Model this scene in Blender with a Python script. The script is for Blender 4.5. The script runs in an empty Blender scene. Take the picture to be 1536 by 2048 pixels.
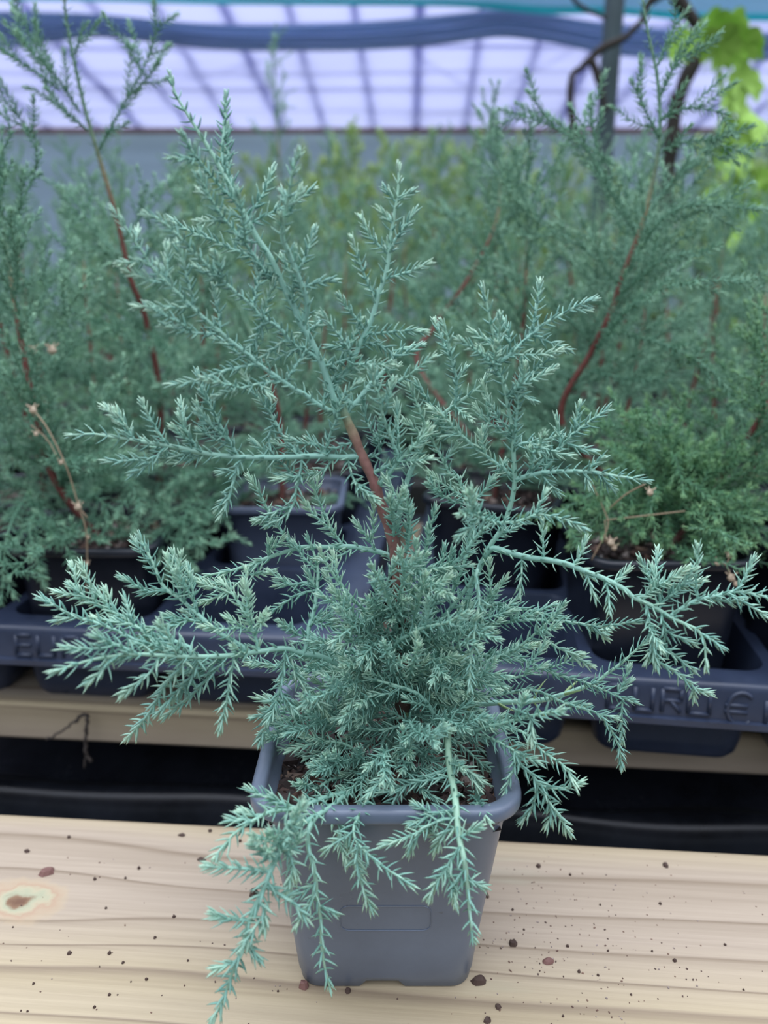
import bpy, math, random
import numpy as np
from mathutils import Vector, Matrix, noise as mnoise

# ------------------------------------------------------------------ camera, sky, exposure
SC = bpy.context.scene
COL = SC.collection
BZ = 0.80                      # height of the bench top above the floor
CAMH = 0.261                   # camera above the bench top
PITCH = math.radians(17.0)
F = 1540.0                     # focal length in pixels of the 1536 x 2048 frame
cam_d = bpy.data.cameras.new('camera')
cam = bpy.data.objects.new('camera', cam_d)
COL.objects.link(cam)
cam.location = (0, 0, BZ + CAMH)
cam.rotation_euler = (math.radians(90) - PITCH, 0, 0)
cam_d.sensor_fit = 'VERTICAL'
cam_d.sensor_height = 36.0
cam_d.lens = 36.0 * F / 2048.0
cam_d.clip_start = 0.02
cam_d.clip_end = 60
cam_d.dof.use_dof = True
cam_d.dof.focus_distance = 0.285
cam_d.dof.aperture_fstop = 7.5
SC.camera = cam

world = bpy.data.worlds.new('overcast')
SC.world = world
world.use_nodes = True
wn = world.node_tree
wn.nodes.clear()
wo = wn.nodes.new('ShaderNodeOutputWorld')
bg = wn.nodes.new('ShaderNodeBackground')
tcw = wn.nodes.new('ShaderNodeTexCoord')
sep = wn.nodes.new('ShaderNodeSeparateXYZ')
rmp = wn.nodes.new('ShaderNodeValToRGB')
wn.links.new(tcw.outputs['Generated'], sep.inputs[0])
wn.links.new(sep.outputs['Z'], rmp.inputs[0])
rmp.color_ramp.elements[0].position = 0.0
rmp.color_ramp.elements[0].color = (0.04, 0.05, 0.06, 1)
mid_ = rmp.color_ramp.elements.new(0.35)
mid_.color = (0.34, 0.38, 0.44, 1)
rmp.color_ramp.elements[-1].position = 0.95
rmp.color_ramp.elements[-1].color = (1.75, 1.86, 2.15, 1)
wn.links.new(rmp.outputs[0], bg.inputs['Color'])
bg.inputs['Strength'].default_value = 1.4
wn.links.new(bg.outputs[0], wo.inputs['Surface'])

def area(name, loc, target, size, power, color):
    l = bpy.data.lights.new(name, 'AREA')
    l.shape = 'RECTANGLE'; l.size, l.size_y = size
    l.energy = power; l.color = color
    o = bpy.data.objects.new(name, l); COL.objects.link(o)
    o.location = loc
    d = Vector(target) - Vector(loc)
    o.rotation_euler = d.to_track_quat('-Z', 'Y').to_euler()
    return o
# daylight coming down through the tunnel roof above the bench
area('roof_daylight', (0.1, 0.2, BZ + 2.3), (0, 0.45, BZ), (3.2, 2.2), 26.0, (0.93, 0.97, 1.0))

SC.view_settings.view_transform = 'Standard'
SC.view_settings.look = 'None'
SC.view_settings.exposure = 0.0
SC.view_settings.gamma = 1.0
SC.view_settings.use_curve_mapping = False
SC.cycles.use_denoising = True
SC.cycles.max_bounces = 6
SC.cycles.diffuse_bounces = 3
SC.cycles.glossy_bounces = 2

# ------------------------------------------------------------------ helpers
rnd = random.Random(11)
npr = np.random.default_rng(5)
cp, sp = math.cos(PITCH), math.sin(PITCH)
ORG = Vector((0, 0, BZ + CAMH))

def P(px, py, Y):
    """point of the place (metres) seen at a pixel, Y cm in front of the lens"""
    u = (px - 768.0) / F
    v = (py - 1024.0) / F
    d = Y / (cp - v * sp)
    return np.array([u * d, Y, -d * (sp + v * cp)]) / 100.0 + np.array([0, 0, BZ + CAMH])

def Pz(px, py, z):
    """the same on the level z cm above the bench top"""
    u = (px - 768.0) / F
    v = (py - 1024.0) / F
    d = (CAMH * 100 - z) / (sp + v * cp)
    return np.array([u * d / 100, d * (cp - v * sp) / 100, BZ + z / 100.0])

def tag(o, label=None, cat=None, group=None, kind=None):
    if label: o['label'] = label
    if cat: o['category'] = cat
    if group: o['group'] = group
    if kind: o['kind'] = kind
    return o

def empty(name, loc=(0, 0, 0), rz=0.0):
    o = bpy.data.objects.new(name, None)
    o.location = loc; o.rotation_euler = (0, 0, rz)
    o.empty_display_size = 0.02
    COL.objects.link(o)
    return o

class MB:
    """collects vertices and faces of ONE mesh object"""
    def __init__(s):
        s.v, s.f, s.m, s.t, s.n = [], [], [], [], 0
    def add(s, verts, faces, mi=0, tone=None):
        verts = np.asarray(verts, dtype=float).reshape(-1, 3)
        k = len(verts)
        s.v.append(verts)
        for f in faces:
            f = np.asarray(f)
            if f.size == 0: continue
            s.f.append(f + s.n); s.m.append((mi, len(f)))
        if tone is None: tone = np.full(k, 0.5)
        elif np.isscalar(tone): tone = np.full(k, float(tone))
        s.t.append(np.asarray(tone, dtype=float))
        s.n += k
    def mesh(s, name, mats, smooth=True):
        me = bpy.data.meshes.new(name)
        if s.n == 0:
            return me
        V = np.concatenate(s.v)
        loops, starts, tot, mi = [], [], [], []
        off = 0
        for f, (m, c) in zip(s.f, s.m):
            k = f.shape[1]
            loops.append(f.ravel())
            starts.append(off + np.arange(len(f)) * k)
            tot.append(np.full(len(f), k)); mi.append(np.full(len(f), m))
            off += f.size
        loops = np.concatenate(loops).astype(np.int32)
        starts = np.concatenate(starts).astype(np.int32)
        mi = np.concatenate(mi).astype(np.int32)
        me.vertices.add(len(V)); me.vertices.foreach_set('co', V.astype(np.float32).ravel())
        me.loops.add(len(loops)); me.loops.foreach_set('vertex_index', loops)
        me.polygons.add(len(starts)); me.polygons.foreach_set('loop_start', starts)
        me.polygons.foreach_set('loop_total', np.concatenate(tot).astype(np.int32))
        me.polygons.foreach_set('material_index', mi)
        me.polygons.foreach_set('use_smooth', np.full(len(starts), smooth))
        a = me.attributes.new('tone', 'FLOAT', 'POINT')
        a.data.foreach_set('value', np.concatenate(s.t).astype(np.float32))
        for m in mats: me.materials.append(m)
        me.update(calc_edges=True)
        me.validate()
        return me
    def build(s, name, mats, parent=None, smooth=True, loc=None):
        if not isinstance(mats, (list, tuple)): mats = [mats]
        me = s.mesh(name, mats, smooth)
        o = bpy.data.objects.new(name, me)
        COL.objects.link(o)
        if parent is not None: o.parent = parent
        if loc is not None: o.location = loc
        return o

def box(mb, c, h, rz=0.0, mi=0, tone=0.5, taper=1.0):
    c = np.asarray(c, float); h = np.asarray(h, float)
    s = np.array([[-1,-1,-1],[1,-1,-1],[1,1,-1],[-1,1,-1],[-1,-1,1],[1,-1,1],[1,1,1],[-1,1,1]], float)
    v = s * h
    v[4:, :2] *= taper
    cz, sz = math.cos(rz), math.sin(rz)
    v = v @ np.array([[cz, sz, 0], [-sz, cz, 0], [0, 0, 1]])
    mb.add(v + c, [np.array([[0,3,2,1],[4,5,6,7],[0,1,5,4],[1,2,6,5],[2,3,7,6],[3,0,4,7]])], mi, tone)

def smooth_path(pts, step):
    p = np.asarray(pts, float)
    if len(p) < 2: return p
    out = []
    q = np.vstack([2 * p[0] - p[1], p, 2 * p[-1] - p[-2]])
    for i in range(len(p) - 1):
        a, b, c, d = q[i:i + 4]
        n = max(1, int(np.linalg.norm(c - b) / step))
        t = np.arange(n)[:, None] / n
        out.append(0.5 * ((2 * b) + (-a + c) * t + (2 * a - 5 * b + 4 * c - d) * t**2 + (-a + 3 * b - 3 * c + d) * t**3))
    out.append(p[-1:])
    return np.vstack(out)

def tangents(p):
    t = np.gradient(p, axis=0)
    n = np.linalg.norm(t, axis=1, keepdims=True); n[n == 0] = 1
    return t / n

def frames(p):
    T = tangents(p)
    A = np.zeros_like(T)
    a = np.cross(T[0], [0.31, 0.17, 0.93]); a /= np.linalg.norm(a)
    for i in range(len(T)):
        a = a - T[i] * np.dot(a, T[i]); a /= max(1e-9, np.linalg.norm(a)); A[i] = a
    return T, A, np.cross(T, A)

def tube(mb, p, r, k=6, mi=0, tone=0.5):
    p = np.asarray(p, float)
    n = len(p)
    if n < 2: return
    r = np.full(n, r) if np.isscalar(r) else np.asarray(r)
    T, A, B = frames(p)
    th = np.arange(k) * 2 * math.pi / k
    V = p[:, None] + r[:, None, None] * (np.cos(th)[None, :, None] * A[:, None] + np.sin(th)[None, :, None] * B[:, None])
    V = V.reshape(-1, 3)
    i = np.arange(n - 1)[:, None] * k; j = np.arange(k)[None]
    j2 = (j + 1) % k
    Fq = np.stack([i + j, i + j2, i + k + j2, i + k + j], -1).reshape(-1, 4)
    tt = tone if np.isscalar(tone) else np.repeat(np.asarray(tone), k)
    caps = np.vstack([np.arange(k)[::-1], (n - 1) * k + np.arange(k)])
    mb.add(V, [Fq, caps], mi, tt)

def needles(mb, B, D, C, L, w, tone, mi=0, fine=True):
    n = len(B)
    if n == 0: return
    S = np.cross(D, C); S /= np.maximum(1e-9, np.linalg.norm(S, axis=1, keepdims=True))
    N = np.cross(S, D)
    if fine:
        ts, ws, k = [0.0, 0.4, 0.75], [0.95, 1.0, 0.62], 4
    else:
        ts, ws, k = [0.0, 0.55], [1.0, 0.85], 3
    th = np.arange(k) * 2 * math.pi / k + math.pi / k
    V, TT = [], []
    for t, q in zip(ts, ws):
        c = B + D * (L * t)[:, None] + C * (L * t * t)[:, None]
        for a in th:
            V.append(c + S * (w * q * math.cos(a))[:, None] + N * (w * q * 0.62 * math.sin(a))[:, None])
            TT.append(tone + 0.12 * t)
    V.append(B + D * L[:, None] + C * L[:, None]); TT.append(tone + 0.30)
    m = len(V)
    V = np.stack(V, 1).reshape(-1, 3); TT = np.stack(TT, 1).ravel()
    o = np.arange(n)[:, None] * m
    quads = []
    for r_ in range(len(ts) - 1):
        for j in range(k):
            quads.append([r_ * k + j, r_ * k + (j + 1) % k, (r_ + 1) * k + (j + 1) % k, (r_ + 1) * k + j])
    quads = (o[:, :, None] + np.array(quads)[None]).reshape(-1, 4)
    b = (len(ts) - 1) * k
    tris = np.array([[b + j, b + (j + 1) % k, m - 1] for j in range(k)])
    tris = (o[:, :, None] + tris[None]).reshape(-1, 3)
    mb.add(V, [quads, tris], mi, TT)

def clothe(mb, p, L, w, gap, mi=0, tone=0.5, fine=True, tuft=True, start=0.0, spread=1.0, per=3, jit=1.0):
    """whorls of awl-shaped needles along a shoot p (base first)"""
    seg = np.linalg.norm(np.diff(p, axis=0), axis=1)
    s = np.concatenate([[0], np.cumsum(seg)]); tot = s[-1]
    if tot < 1e-4: return
    pos, x, q = [], start, 0
    while x < tot:
        pos.append(x)
        rem = tot - x
        x += gap * (0.68 + 0.32 * min(1.0, rem / 0.010)) * (1 + 0.2 * jit * npr.uniform(-1, 1))
    if not pos: return
    pos = np.array(pos)
    T, A, Bn = frames(p)
    def ip(a): return np.stack([np.interp(pos, s, a[:, i]) for i in range(3)], 1)
    c, t, a, b = ip(p), ip(T), ip(A), ip(Bn)
    B_, D_, C_, L_, W_, T_ = [], [], [], [], [], []
    base = npr.uniform(0, 6.28)
    ang0 = base + np.arange(len(pos)) * (math.pi / per)
    for k in range(per):
        an = ang0 + k * 2 * math.pi / per + npr.uniform(-0.35, 0.35, len(pos)) * jit
        rad = a * np.cos(an)[:, None] + b * np.sin(an)[:, None]
        rem = np.clip((tot - pos) / 0.009, 0, 1)
        alpha = np.radians((20 + 42 * rem) * spread) + npr.uniform(-0.16, 0.16, len(pos)) * jit
        d = t * np.cos(alpha)[:, None] + rad * np.sin(alpha)[:, None]
        d /= np.linalg.norm(d, axis=1, keepdims=True)
        cv = t * (0.16 + 0.14 * npr.random(len(pos)))[:, None] - rad * 0.04
        l = L * (0.72 + 0.28 * rem) * (1 + npr.uniform(-0.2, 0.2, len(pos)) * jit)
        B_.append(c + rad * w * 0.5); D_.append(d); C_.append(cv); L_.append(l)
        W_.append(np.full(len(pos), w)); T_.append(np.clip(tone + npr.uniform(-0.16, 0.16, len(pos)) + 0.22 * (1 - rem), 0, 1.2))
    if tuft:
        m = 4
        an = base + np.arange(m) * 2.39
        rad = A[-1] * np.cos(an)[:, None] + Bn[-1] * np.sin(an)[:, None]
        d = T[-1] * 0.95 + rad * (0.10 + 0.22 * npr.random(m))[:, None]
        d /= np.linalg.norm(d, axis=1, keepdims=True)
        B_.append(np.repeat(p[-1:], m, 0) - T[-1] * L * 0.25); D_.append(d); C_.append(np.repeat(T[-1:], m, 0) * 0.05 + rad * 0.03)
        L_.append(L * npr.uniform(0.5, 0.8, m)); W_.append(np.full(m, w)); T_.append(np.full(m, tone + 0.24))
    needles(mb, np.vstack(B_), np.vstack(D_), np.vstack(C_), np.concatenate(L_), np.concatenate(W_), np.concatenate(T_), mi, fine)

def unit(v):
    v = np.asarray(v, float); n = np.linalg.norm(v)
    return v / n if n > 0 else v

def shoot(p0, d, length, bend, step=0.0015):
    """a gently bending free shoot"""
    n = max(3, int(length / step)); d = unit(d)
    t = np.linspace(0, 1, n)[:, None]
    side = unit(np.cross(d, npr.normal(size=3)))
    return p0 + d * length * t + np.asarray(bend) * (length * t * t) + side * (length * 0.05) * np.sin(t * 5)

# ------------------------------------------------------------------ materials
def mat(name):
    m = bpy.data.materials.new(name); m.use_nodes = True
    nt = m.node_tree
    b = nt.nodes['Principled BSDF']
    return m, nt, b

def N(nt, kind, **kw):
    n = nt.nodes.new(kind)
    for k, v in kw.items():
        if k in n.inputs: n.inputs[k].default_value = v
        else: setattr(n, k, v)
    return n

def ramp(nt, src, stops):
    r = nt.nodes.new('ShaderNodeValToRGB')
    e = r.color_ramp.elements
    while len(e) < len(stops): e.new(0.5)
    for el, (p, c) in zip(e, stops):
        el.position = p; el.color = (*c, 1)
    nt.links.new(src, r.inputs[0])
    return r.outputs[0]

def foliage_mat(name, dark, mid, tip, rough=0.5, transl=0.0):
    m, nt, b = mat(name)
    at = N(nt, 'ShaderNodeAttribute', attribute_name='tone')
    c = ramp(nt, at.outputs['Fac'], [(0.2, dark), (0.55, mid), (1.05 if False else 1.0, tip)])
    nt.links.new(c, b.inputs['Base Color'])
    b.inputs['Roughness'].default_value = rough
    b.inputs['Specular IOR Level'].default_value = 0.4
    return m

M = {}
M['needle'] = foliage_mat('blue_green_needle', (0.085, 0.215, 0.172), (0.235, 0.470, 0.388), (0.52, 0.75, 0.56), 0.40)
M['twig'] = foliage_mat('pale_green_shoot', (0.20, 0.42, 0.34), (0.30, 0.56, 0.46), (0.46, 0.68, 0.46), 0.5)
M['lime_twig'] = foliage_mat('yellow_green_shoot', (0.22, 0.33, 0.13), (0.33, 0.47, 0.22), (0.45, 0.6, 0.3), 0.5)
M['bneedle'] = foliage_mat('green_needle', (0.040, 0.130, 0.078), (0.120, 0.290, 0.195), (0.33, 0.56, 0.37), 0.5)
M['btwig'] = foliage_mat('green_shoot', (0.10, 0.24, 0.16), (0.16, 0.34, 0.23), (0.26, 0.42, 0.25), 0.5)
M['gneedle'] = foliage_mat('grass_green_needle', (0.07, 0.19, 0.10), (0.12, 0.30, 0.16), (0.26, 0.46, 0.22), 0.5)
M['yleaf'] = foliage_mat('lime_leaf', (0.20, 0.42, 0.06), (0.34, 0.60, 0.10), (0.50, 0.74, 0.20), 0.5)

def bark_mat(name, a, bcol):
    m, nt, b = mat(name)
    at = N(nt, 'ShaderNodeAttribute', attribute_name='tone')
    tc = N(nt, 'ShaderNodeTexCoord')
    ns = N(nt, 'ShaderNodeTexNoise', Scale=420.0, Detail=4.0)
    nt.links.new(tc.outputs['Object'], ns.inputs['Vector'])
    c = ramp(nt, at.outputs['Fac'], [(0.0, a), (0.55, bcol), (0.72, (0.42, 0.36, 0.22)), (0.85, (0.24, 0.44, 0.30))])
    mx = N(nt, 'ShaderNodeMix', data_type='RGBA', blend_type='MULTIPLY')
    mx.inputs['Factor'].default_value = 0.6
    nt.links.new(c, mx.inputs['A'])
    nt.links.new(ramp(nt, ns.outputs['Fac'], [(0.3, (0.5, 0.45, 0.45)), (0.65, (1, 1, 1))]), mx.inputs['B'])
    nt.links.new(mx.outputs['Result'], b.inputs['Base Color'])
    bp = N(nt, 'ShaderNodeBump', Strength=0.5, Distance=0.0004)
    nt.links.new(ns.outputs['Fac'], bp.inputs['Height']); nt.links.new(bp.outputs[0], b.inputs['Normal'])
    b.inputs['Roughness'].default_value = 0.55
    return m
M['bark'] = bark_mat('red_brown_bark', (0.13, 0.075, 0.06), (0.37, 0.165, 0.150))
M['bbark'] = bark_mat('dark_red_bark', (0.12, 0.055, 0.045), (0.26, 0.075, 0.065))

def plastic_mat(name, col, rough=0.42, scuff=0.25, scale=30.0, dirt=0.0, speck=(0.5, 0.5, 0.52)):
    m, nt, b = mat(name)
    tc = N(nt, 'ShaderNodeTexCoord')
    ns = N(nt, 'ShaderNodeTexNoise', Scale=scale, Detail=6.0, Roughness=0.65)
    nt.links.new(tc.outputs['Object'], ns.inputs['Vector'])
    lo = tuple(c * (1 - scuff) for c in col); hi = tuple(c * (1 + scuff) for c in col)
    c = ramp(nt, ns.outputs['Fac'], [(0.35, lo), (0.65, hi)])
    if dirt > 0:
        n2 = N(nt, 'ShaderNodeTexNoise', Scale=260.0, Detail=2.0)
        nt.links.new(tc.outputs['Object'], n2.inputs['Vector'])
        fac = ramp(nt, n2.outputs['Fac'], [(0.70, (0, 0, 0)), (0.76, (dirt, dirt, dirt))])
        mx = N(nt, 'ShaderNodeMix', data_type='RGBA')
        nt.links.new(fac, mx.inputs['Factor']); nt.links.new(c, mx.inputs['A'])
        mx.inputs['B'].default_value = (*speck, 1)
        c = mx.outputs['Result']
    nt.links.new(c, b.inputs['Base Color'])
    nt.links.new(ramp(nt, ns.outputs['Fac'], [(0.3, (rough * 0.85,) * 3), (0.7, (rough * 1.2,) * 3)]), b.inputs['Roughness'])
    bp = N(nt, 'ShaderNodeBump', Strength=0.12, Distance=0.0006)
    nt.links.new(ns.outputs['Fac'], bp.inputs['Height']); nt.links.new(bp.outputs[0], b.inputs['Normal'])
    return m
M['pot'] = plastic_mat('slate_grey_plastic', (0.140, 0.172, 0.235), 0.30, 0.12, 22.0, 0.35, (0.05, 0.045, 0.04))
M['tray'] = plastic_mat('charcoal_plastic', (0.030, 0.042, 0.078), 0.30, 0.2, 30.0, 0.3, (0.12, 0.12, 0.14))
M['darkpot'] = plastic_mat('black_plastic', (0.009, 0.012, 0.021), 0.36, 0.3, 30.0, 0.3, (0.05, 0.05, 0.05))
M['sheet'] = plastic_mat('black_sheet', (0.018, 0.021, 0.030), 0.24, 0.5, 12.0, 0.25, (0.06, 0.08, 0.07))

def soil_mat(name):
    m, nt, b = mat(name)
    at = N(nt, 'ShaderNodeAttribute', attribute_name='tone')
    tc = N(nt, 'ShaderNodeTexCoord')
    ns = N(nt, 'ShaderNodeTexNoise', Scale=380.0, Detail=5.0, Roughness=0.7)
    nt.links.new(tc.outputs['Object'], ns.inputs['Vector'])
    c = ramp(nt, at.outputs['Fac'], [(0.0, (0.020, 0.015, 0.014)), (0.35, (0.062, 0.040, 0.036)), (0.6, (0.15, 0.085, 0.065)), (0.8, (0.30, 0.20, 0.14)), (1.0, (0.40, 0.38, 0.38))])
    mx = N(nt, 'ShaderNodeMix', data_type='RGBA', blend_type='MULTIPLY')
    mx.inputs['Factor'].default_value = 0.8
    nt.links.new(c, mx.inputs['A'])
    nt.links.new(ramp(nt, ns.outputs['Fac'], [(0.3, (0.35, 0.32, 0.32)), (0.65, (1.15, 1.1, 1.1))]), mx.inputs['B'])
    nt.links.new(mx.outputs['Result'], b.inputs['Base Color'])
    bp = N(nt, 'ShaderNodeBump', Strength=0.6, Distance=0.0008)
    nt.links.new(ns.outputs['Fac'], bp.inputs['Height']); nt.links.new(bp.outputs[0], b.inputs['Normal'])
    b.inputs['Roughness'].default_value = 0.7
    return m
M['soil'] = soil_mat('bark_compost')
M['straw'] = foliage_mat('dry_straw', (0.25, 0.17, 0.10), (0.42, 0.31, 0.21), (0.60, 0.48, 0.36), 0.7)

def wood_mat(name, knot=None, gain=1.0):
    """sawn pine seen on the flat: long growth lines, a knot they bend around"""
    m, nt, b = mat(name)
    tc = N(nt, 'ShaderNodeTexCoord')
    sx = N(nt, 'ShaderNodeSeparateXYZ'); nt.links.new(tc.outputs['Object'], sx.inputs[0])
    def math_(op, a, b_=None, c=None):
        n = N(nt, 'ShaderNodeMath', operation=op)
        for i, x in enumerate((a, b_, c)):
            if x is None: continue
            if isinstance(x, (int, float)): n.inputs[i].default_value = x
            else: nt.links.new(x, n.inputs[i])
        return n.outputs[0]
    mp = N(nt, 'ShaderNodeMapping'); mp.inputs['Scale'].default_value = (1.7, 9.0, 4.0)
    nt.links.new(tc.outputs['Object'], mp.inputs[0])
    n1 = N(nt, 'ShaderNodeTexNoise', Scale=1.0, Detail=2.5, Roughness=0.45); nt.links.new(mp.outputs[0], n1.inputs['Vector'])
    g = math_('ADD', sx.outputs['Y'], math_('MULTIPLY', math_('SUBTRACT', n1.outputs['Fac'], 0.5), 0.045))
    g = math_('ADD', g, math_('MULTIPLY', sx.outputs['Z'], 0.6))
    kd = None
    if knot:
        dx = math_('MULTIPLY', math_('SUBTRACT', sx.outputs['X'], knot[0]), 0.62)
        dy = math_('SUBTRACT', sx.outputs['Y'], knot[1])
        kd = math_('SQRT', math_('ADD', math_('MULTIPLY', dx, dx), math_('MULTIPLY', dy, dy)))
        bump = math_('POWER', 2.718, math_('MULTIPLY', math_('MULTIPLY', dx, dx), -900.0))
        sg = math_('DIVIDE', dy, math_('ADD', math_('ABSOLUTE', dy), 0.008))
        fall = math_('POWER', 2.718, math_('MULTIPLY', math_('ABSOLUTE', dy), -35.0))
        g = math_('SUBTRACT', g, math_('MULTIPLY', math_('MULTIPLY', math_('MULTIPLY', bump, sg), fall), 0.016))
    # uneven ring spacing
    nr = N(nt, 'ShaderNodeTexNoise', noise_dimensions='1D', Scale=34.0, Detail=2.0); nt.links.new(g, nr.inputs['W'])
    ph = math_('ADD', math_('MULTIPLY', g, 62.0), math_('MULTIPLY', nr.outputs['Fac'], 2.6))
    fr = math_('FRACT', ph)
    late = ramp(nt, fr, [(0.0, (0.05,) * 3), (0.45, (0.06,) * 3), (0.78, (0.30,) * 3), (0.90, (0.85,) * 3), (0.95, (0.35,) * 3), (1.0, (0.05,) * 3)])
    m2 = N(nt, 'ShaderNodeMapping'); m2.inputs['Scale'].default_value = (9.0, 420.0, 80.0)
    nt.links.new(tc.outputs['Object'], m2.inputs[0])
    fine = N(nt, 'ShaderNodeTexNoise', Scale=1.0, Detail=4.0, Roughness=0.6); nt.links.new(m2.outputs[0], fine.inputs['Vector'])
    big = N(nt, 'ShaderNodeTexNoise', noise_dimensions='1D', Scale=11.0, Detail=1.0); nt.links.new(g, big.inputs['W'])
    base = ramp(nt, big.outputs['Fac'], [(0.35, (0.50 * gain, 0.405 * gain, 0.31 * gain)), (0.5, (0.55 * gain, 0.45 * gain, 0.285 * gain)), (0.65, (0.55 * gain, 0.46 * gain, 0.37 * gain))])
    mx = N(nt, 'ShaderNodeMix', data_type='RGBA'); nt.links.new(late, mx.inputs['Factor'])
    nt.links.new(base, mx.inputs['A']); mx.inputs['B'].default_value = (0.27 * gain, 0.20 * gain, 0.135 * gain, 1)
    m3 = N(nt, 'ShaderNodeMix', data_type='RGBA', blend_type='MULTIPLY'); m3.inputs['Factor'].default_value = 0.55
    nt.links.new(mx.outputs['Result'], m3.inputs['A'])
    nt.links.new(ramp(nt, fine.outputs['Fac'], [(0.3, (0.78, 0.76, 0.74)), (0.62, (1.04, 1.04, 1.04))]), m3.inputs['B'])
    out = m3.outputs['Result']
    # green preservative stains
    gs = N(nt, 'ShaderNodeTexNoise', Scale=34.0, Detail=5.0); nt.links.new(mp.outputs[0], gs.inputs['Vector'])
    gs.inputs['Scale'].default_value = 2.6
    gf = ramp(nt, gs.outputs['Fac'], [(0.60, (0,) * 3), (0.74, (0.5,) * 3)])
    m4 = N(nt, 'ShaderNodeMix', data_type='RGBA'); nt.links.new(gf, m4.inputs['Factor'])
    nt.links.new(out, m4.inputs['A']); m4.inputs['B'].default_value = (0.50 * gain, 0.56 * gain, 0.40 * gain, 1)
    out = m4.outputs['Result']
    if knot:
        kn = N(nt, 'ShaderNodeTexNoise', Scale=110.0, Detail=5.0); nt.links.new(tc.outputs['Object'], kn.inputs['Vector'])
        kk = math_('ADD', kd, math_('MULTIPLY', math_('SUBTRACT', kn.outputs['Fac'], 0.5), 0.013))
        col = ramp(nt, math_('MULTIPLY', kk, 60.0), [(0.0, (0.16, 0.08, 0.045)), (0.14, (0.24, 0.14, 0.08)), (0.26, (0.40, 0.40, 0.27)), (0.38, (0.47, 0.42, 0.28)), (0.50, (0.45, 0.31, 0.21)), (0.70, (0.50, 0.38, 0.24))])
        kf = ramp(nt, math_('MULTIPLY', kk, 60.0), [(0.5, (1,) * 3), (0.85, (0,) * 3)])
        m5 = N(nt, 'ShaderNodeMix', data_type='RGBA'); nt.links.new(kf, m5.inputs['Factor'])
        nt.links.new(out, m5.inputs['A']); nt.links.new(col, m5.inputs['B'])
        out = m5.outputs['Result']
    nt.links.new(out, b.inputs['Base Color'])
    bp = N(nt, 'ShaderNodeBump', Strength=0.45, Distance=0.0008)
    hh = math_('ADD', math_('MULTIPLY', late, -1.0), math_('MULTIPLY', fine.outputs['Fac'], 0.5))
    nt.links.new(hh, bp.inputs['Height']); nt.links.new(bp.outputs[0], b.inputs['Normal'])
    b.inputs['Roughness'].default_value = 0.62
    return m

def simple(name, col, rough=0.6, metal=0.0):
    m, nt, b = mat(name)
    tc = N(nt, 'ShaderNodeTexCoord'); ns = N(nt, 'ShaderNodeTexNoise', Scale=18.0, Detail=4.0)
    nt.links.new(tc.outputs['Object'], ns.inputs['Vector'])
    nt.links.new(ramp(nt, ns.outputs['Fac'], [(0.3, tuple(c * 0.82 for c in col)), (0.7, tuple(min(1, c * 1.15) for c in col))]), b.inputs['Base Color'])
    b.inputs['Roughness'].default_value = rough; b.inputs['Metallic'].default_value = metal
    return m

def film_mat(name, col, transp=0.0, streak=0.1):
    """thin plastic film or netting: lets daylight through"""
    m = bpy.data.materials.new(name); m.use_nodes = True
    nt = m.node_tree; nt.nodes.clear()
    out = N(nt, 'ShaderNodeOutputMaterial')
    tc = N(nt, 'ShaderNodeTexCoord'); mp = N(nt, 'ShaderNodeMapping'); mp.inputs['Scale'].default_value = (0.7, 2.0, 14.0)
    nt.links.new(tc.outputs['Object'], mp.inputs[0])
    ns = N(nt, 'ShaderNodeTexNoise', Scale=1.0, Detail=5.0, Roughness=0.6); nt.links.new(mp.outputs[0], ns.inputs['Vector'])
    c = ramp(nt, ns.outputs['Fac'], [(0.3, tuple(x * (1 - streak) for x in col)), (0.65, tuple(min(1, x * (1 + streak)) for x in col))])
    d = N(nt, 'ShaderNodeBsdfDiffuse'); t = N(nt, 'ShaderNodeBsdfTranslucent')
    nt.links.new(c, d.inputs[0]); nt.links.new(c, t.inputs[0])
    mx = N(nt, 'ShaderNodeMixShader'); mx.inputs[0].default_value = 0.6
    nt.links.new(d.outputs[0], mx.inputs[1]); nt.links.new(t.outputs[0], mx.inputs[2])
    res = mx.outputs[0]
    if transp > 0:
        tr = N(nt, 'ShaderNodeBsdfTransparent'); m2 = N(nt, 'ShaderNodeMixShader'); m2.inputs[0].default_value = transp
        nt.links.new(res, m2.inputs[1]); nt.links.new(tr.outputs[0], m2.inputs[2]); res = m2.outputs[0]
    nt.links.new(res, out.inputs[0])
    return m
# ------------------------------------------------------------------ the setting
YAW = math.radians(-4.4)
FRONT0 = np.array([0.0, 0.3155, BZ])              # middle of the front plank's back edge
def local(p, o, yaw):
    d = np.asarray(p)[:2] - np.asarray(o)[:2]
    c, s = math.cos(yaw), math.sin(yaw)
    return (d[0] * c + d[1] * s, -d[0] * s + d[1] * c)
kn = local(Pz(42, 1800, 0), FRONT0, YAW)
M['wood'] = wood_mat('sawn_pine', knot=kn, gain=0.90)
M['wood2'] = wood_mat('weathered_pine', gain=0.85)

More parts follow.
